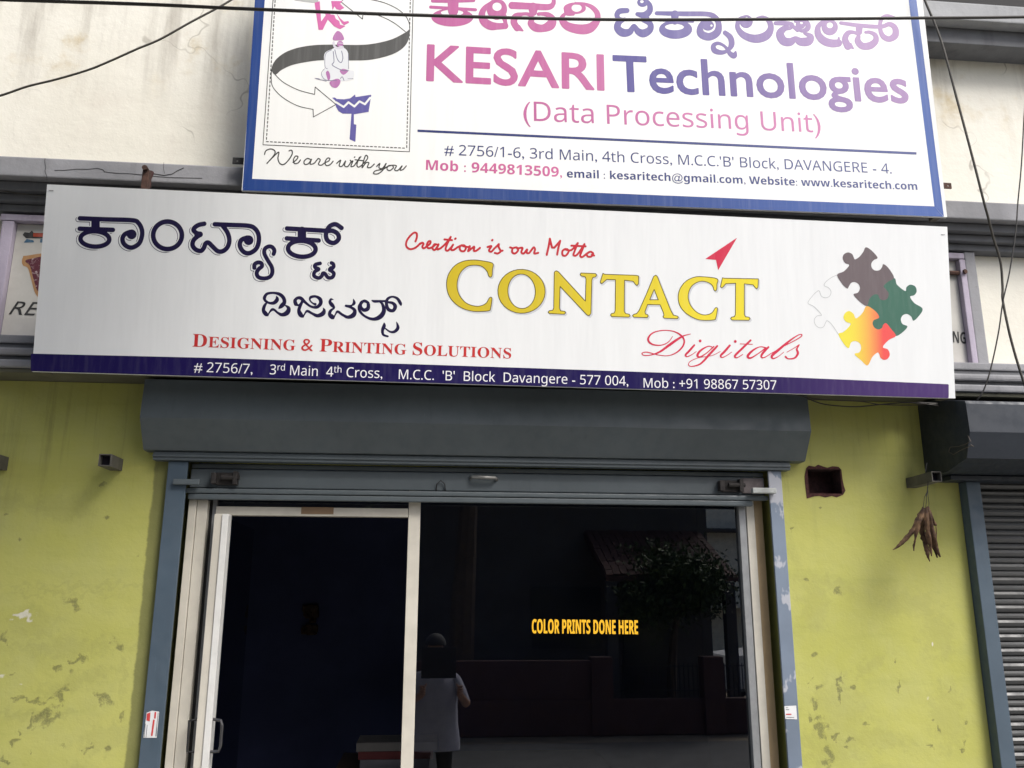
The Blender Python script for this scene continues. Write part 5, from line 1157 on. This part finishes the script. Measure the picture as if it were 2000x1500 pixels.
o = bpy.data.objects.new('tmp_body', me); COL.objects.link(o); md = o.modifiers.new('s', 'SKIN'); md.use_smooth_shade = True
for i, k in enumerate(keys): me.skin_vertices[0].data[i].radius = J[k][3:5]; me.skin_vertices[0].data[i].use_root = (k == 'pel')
sb = o.modifiers.new('b', 'SUBSURF'); sb.levels = sb.render_levels = 2
dg = bpy.context.evaluated_depsgraph_get(); dg.update(); bm_ = bpy.data.meshes.new_from_object(o.evaluated_get(dg)); bpy.data.objects.remove(o)
SKIN = plain('brown_skin', (.23, .115, .07), .5); SHIRT = plain('pale_lavender_shirt', (.30, .30, .37), .85, 0, .12, 12, .3); TRS = plain('dark_trousers', (.03, .03, .035), .85)
PY = -4.05
bm_.materials.clear()
def tosp(me):
    me.transform(Matrix.Translation((.02, PY, -.02)))
tosp(bm_); ob = bpy.data.objects.new('body', bm_); COL.objects.link(ob); ob.parent = pr; bm_.transform(Matrix.Translation(-wloc(pr)))
for mt in (SKIN, SHIRT, TRS): bm_.materials.append(mt)
for p in bm_.polygons:
    c = p.center; p.use_smooth = True
    arm = abs(c[0]) > .18 or c[1] > .12
    p.material_index = 2 if c[2] < .93 and c[2] > .07 else (1 if (c[2] < 1.43 and c[2] >= .93 and (c[1] < .13)) else 0)
# loose shirt: a wider shell that hangs from the shoulders
b = B(); rings = []
for z, rx, ry in ((1.425, .085, .07), (1.40, .17, .105), (1.30, .205, .135), (1.15, .20, .14), (1.0, .20, .145), (.88, .215, .155), (.80, .22, .16)):
    rings.append([b.bm.verts.new((.02+rx*math.cos(a)*(1+.03*math.sin(a*5+z*9)), PY+ry*math.sin(a)*(1+.05*math.sin(a*7)), z-.02)) for a in np.linspace(0, 2*math.pi, 33)[:-1]])
for r0, r1 in zip(rings, rings[1:]):
    for k in range(32): b.bm.faces.new((r0[k], r0[(k+1) % 32], r1[(k+1) % 32], r1[k]))
link('shirt', b.mesh(), SHIRT, pr, smooth=True)
b = B(); bmesh.ops.create_uvsphere(b.bm, u_segments=20, v_segments=12, radius=.098, matrix=Matrix.Translation((.02, PY+.012, 1.615)) @ Matrix.Diagonal((.93, 1.08, .98, 1)))
bmesh.ops.delete(b.bm, geom=[v for v in b.bm.verts if v.co.z < 1.60 and v.co.y > PY-.02 or v.co.z < 1.53], context='VERTS')
link('hair', b.mesh(), BLACKM, pr, smooth=True)
b = B(); b.tube([(.02, PY+.115, 1.545), (.02, PY+.135, 1.525)], [.012, .018], 8); 
link('nose', b.mesh(), SKIN, pr)
for s_ in (-1, 1): link('eye', B().box(.02+s_*.034-.012, .02+s_*.034+.012, PY+.098, PY+.106, 1.565, 1.575, .003).mesh(), BLACKM, pr)
link('mouth', B().box(-.005, .045, PY+.098, PY+.106, 1.492, 1.499, .002).mesh(), plain('lip', (.20, .07, .05), .5), pr)
pr.location += Vector((.05, 0, -.58))
tb = empty('tablet_computer', (.09, -3.59, .93), 'black tablet computer held up in both hands by the person', 'tablet')
link('case', B().box(-.045, .235, -3.598, -3.590, .80, 1.04, .003).mesh(), plain('black_tablet_case', (.01, .01, .012), .4), tb)
link('screen', B().box(-.035, .225, -3.5995, -3.5982, .81, 1.03).mesh(), plain('tablet_screen', (.02, .02, .025), .1), tb)
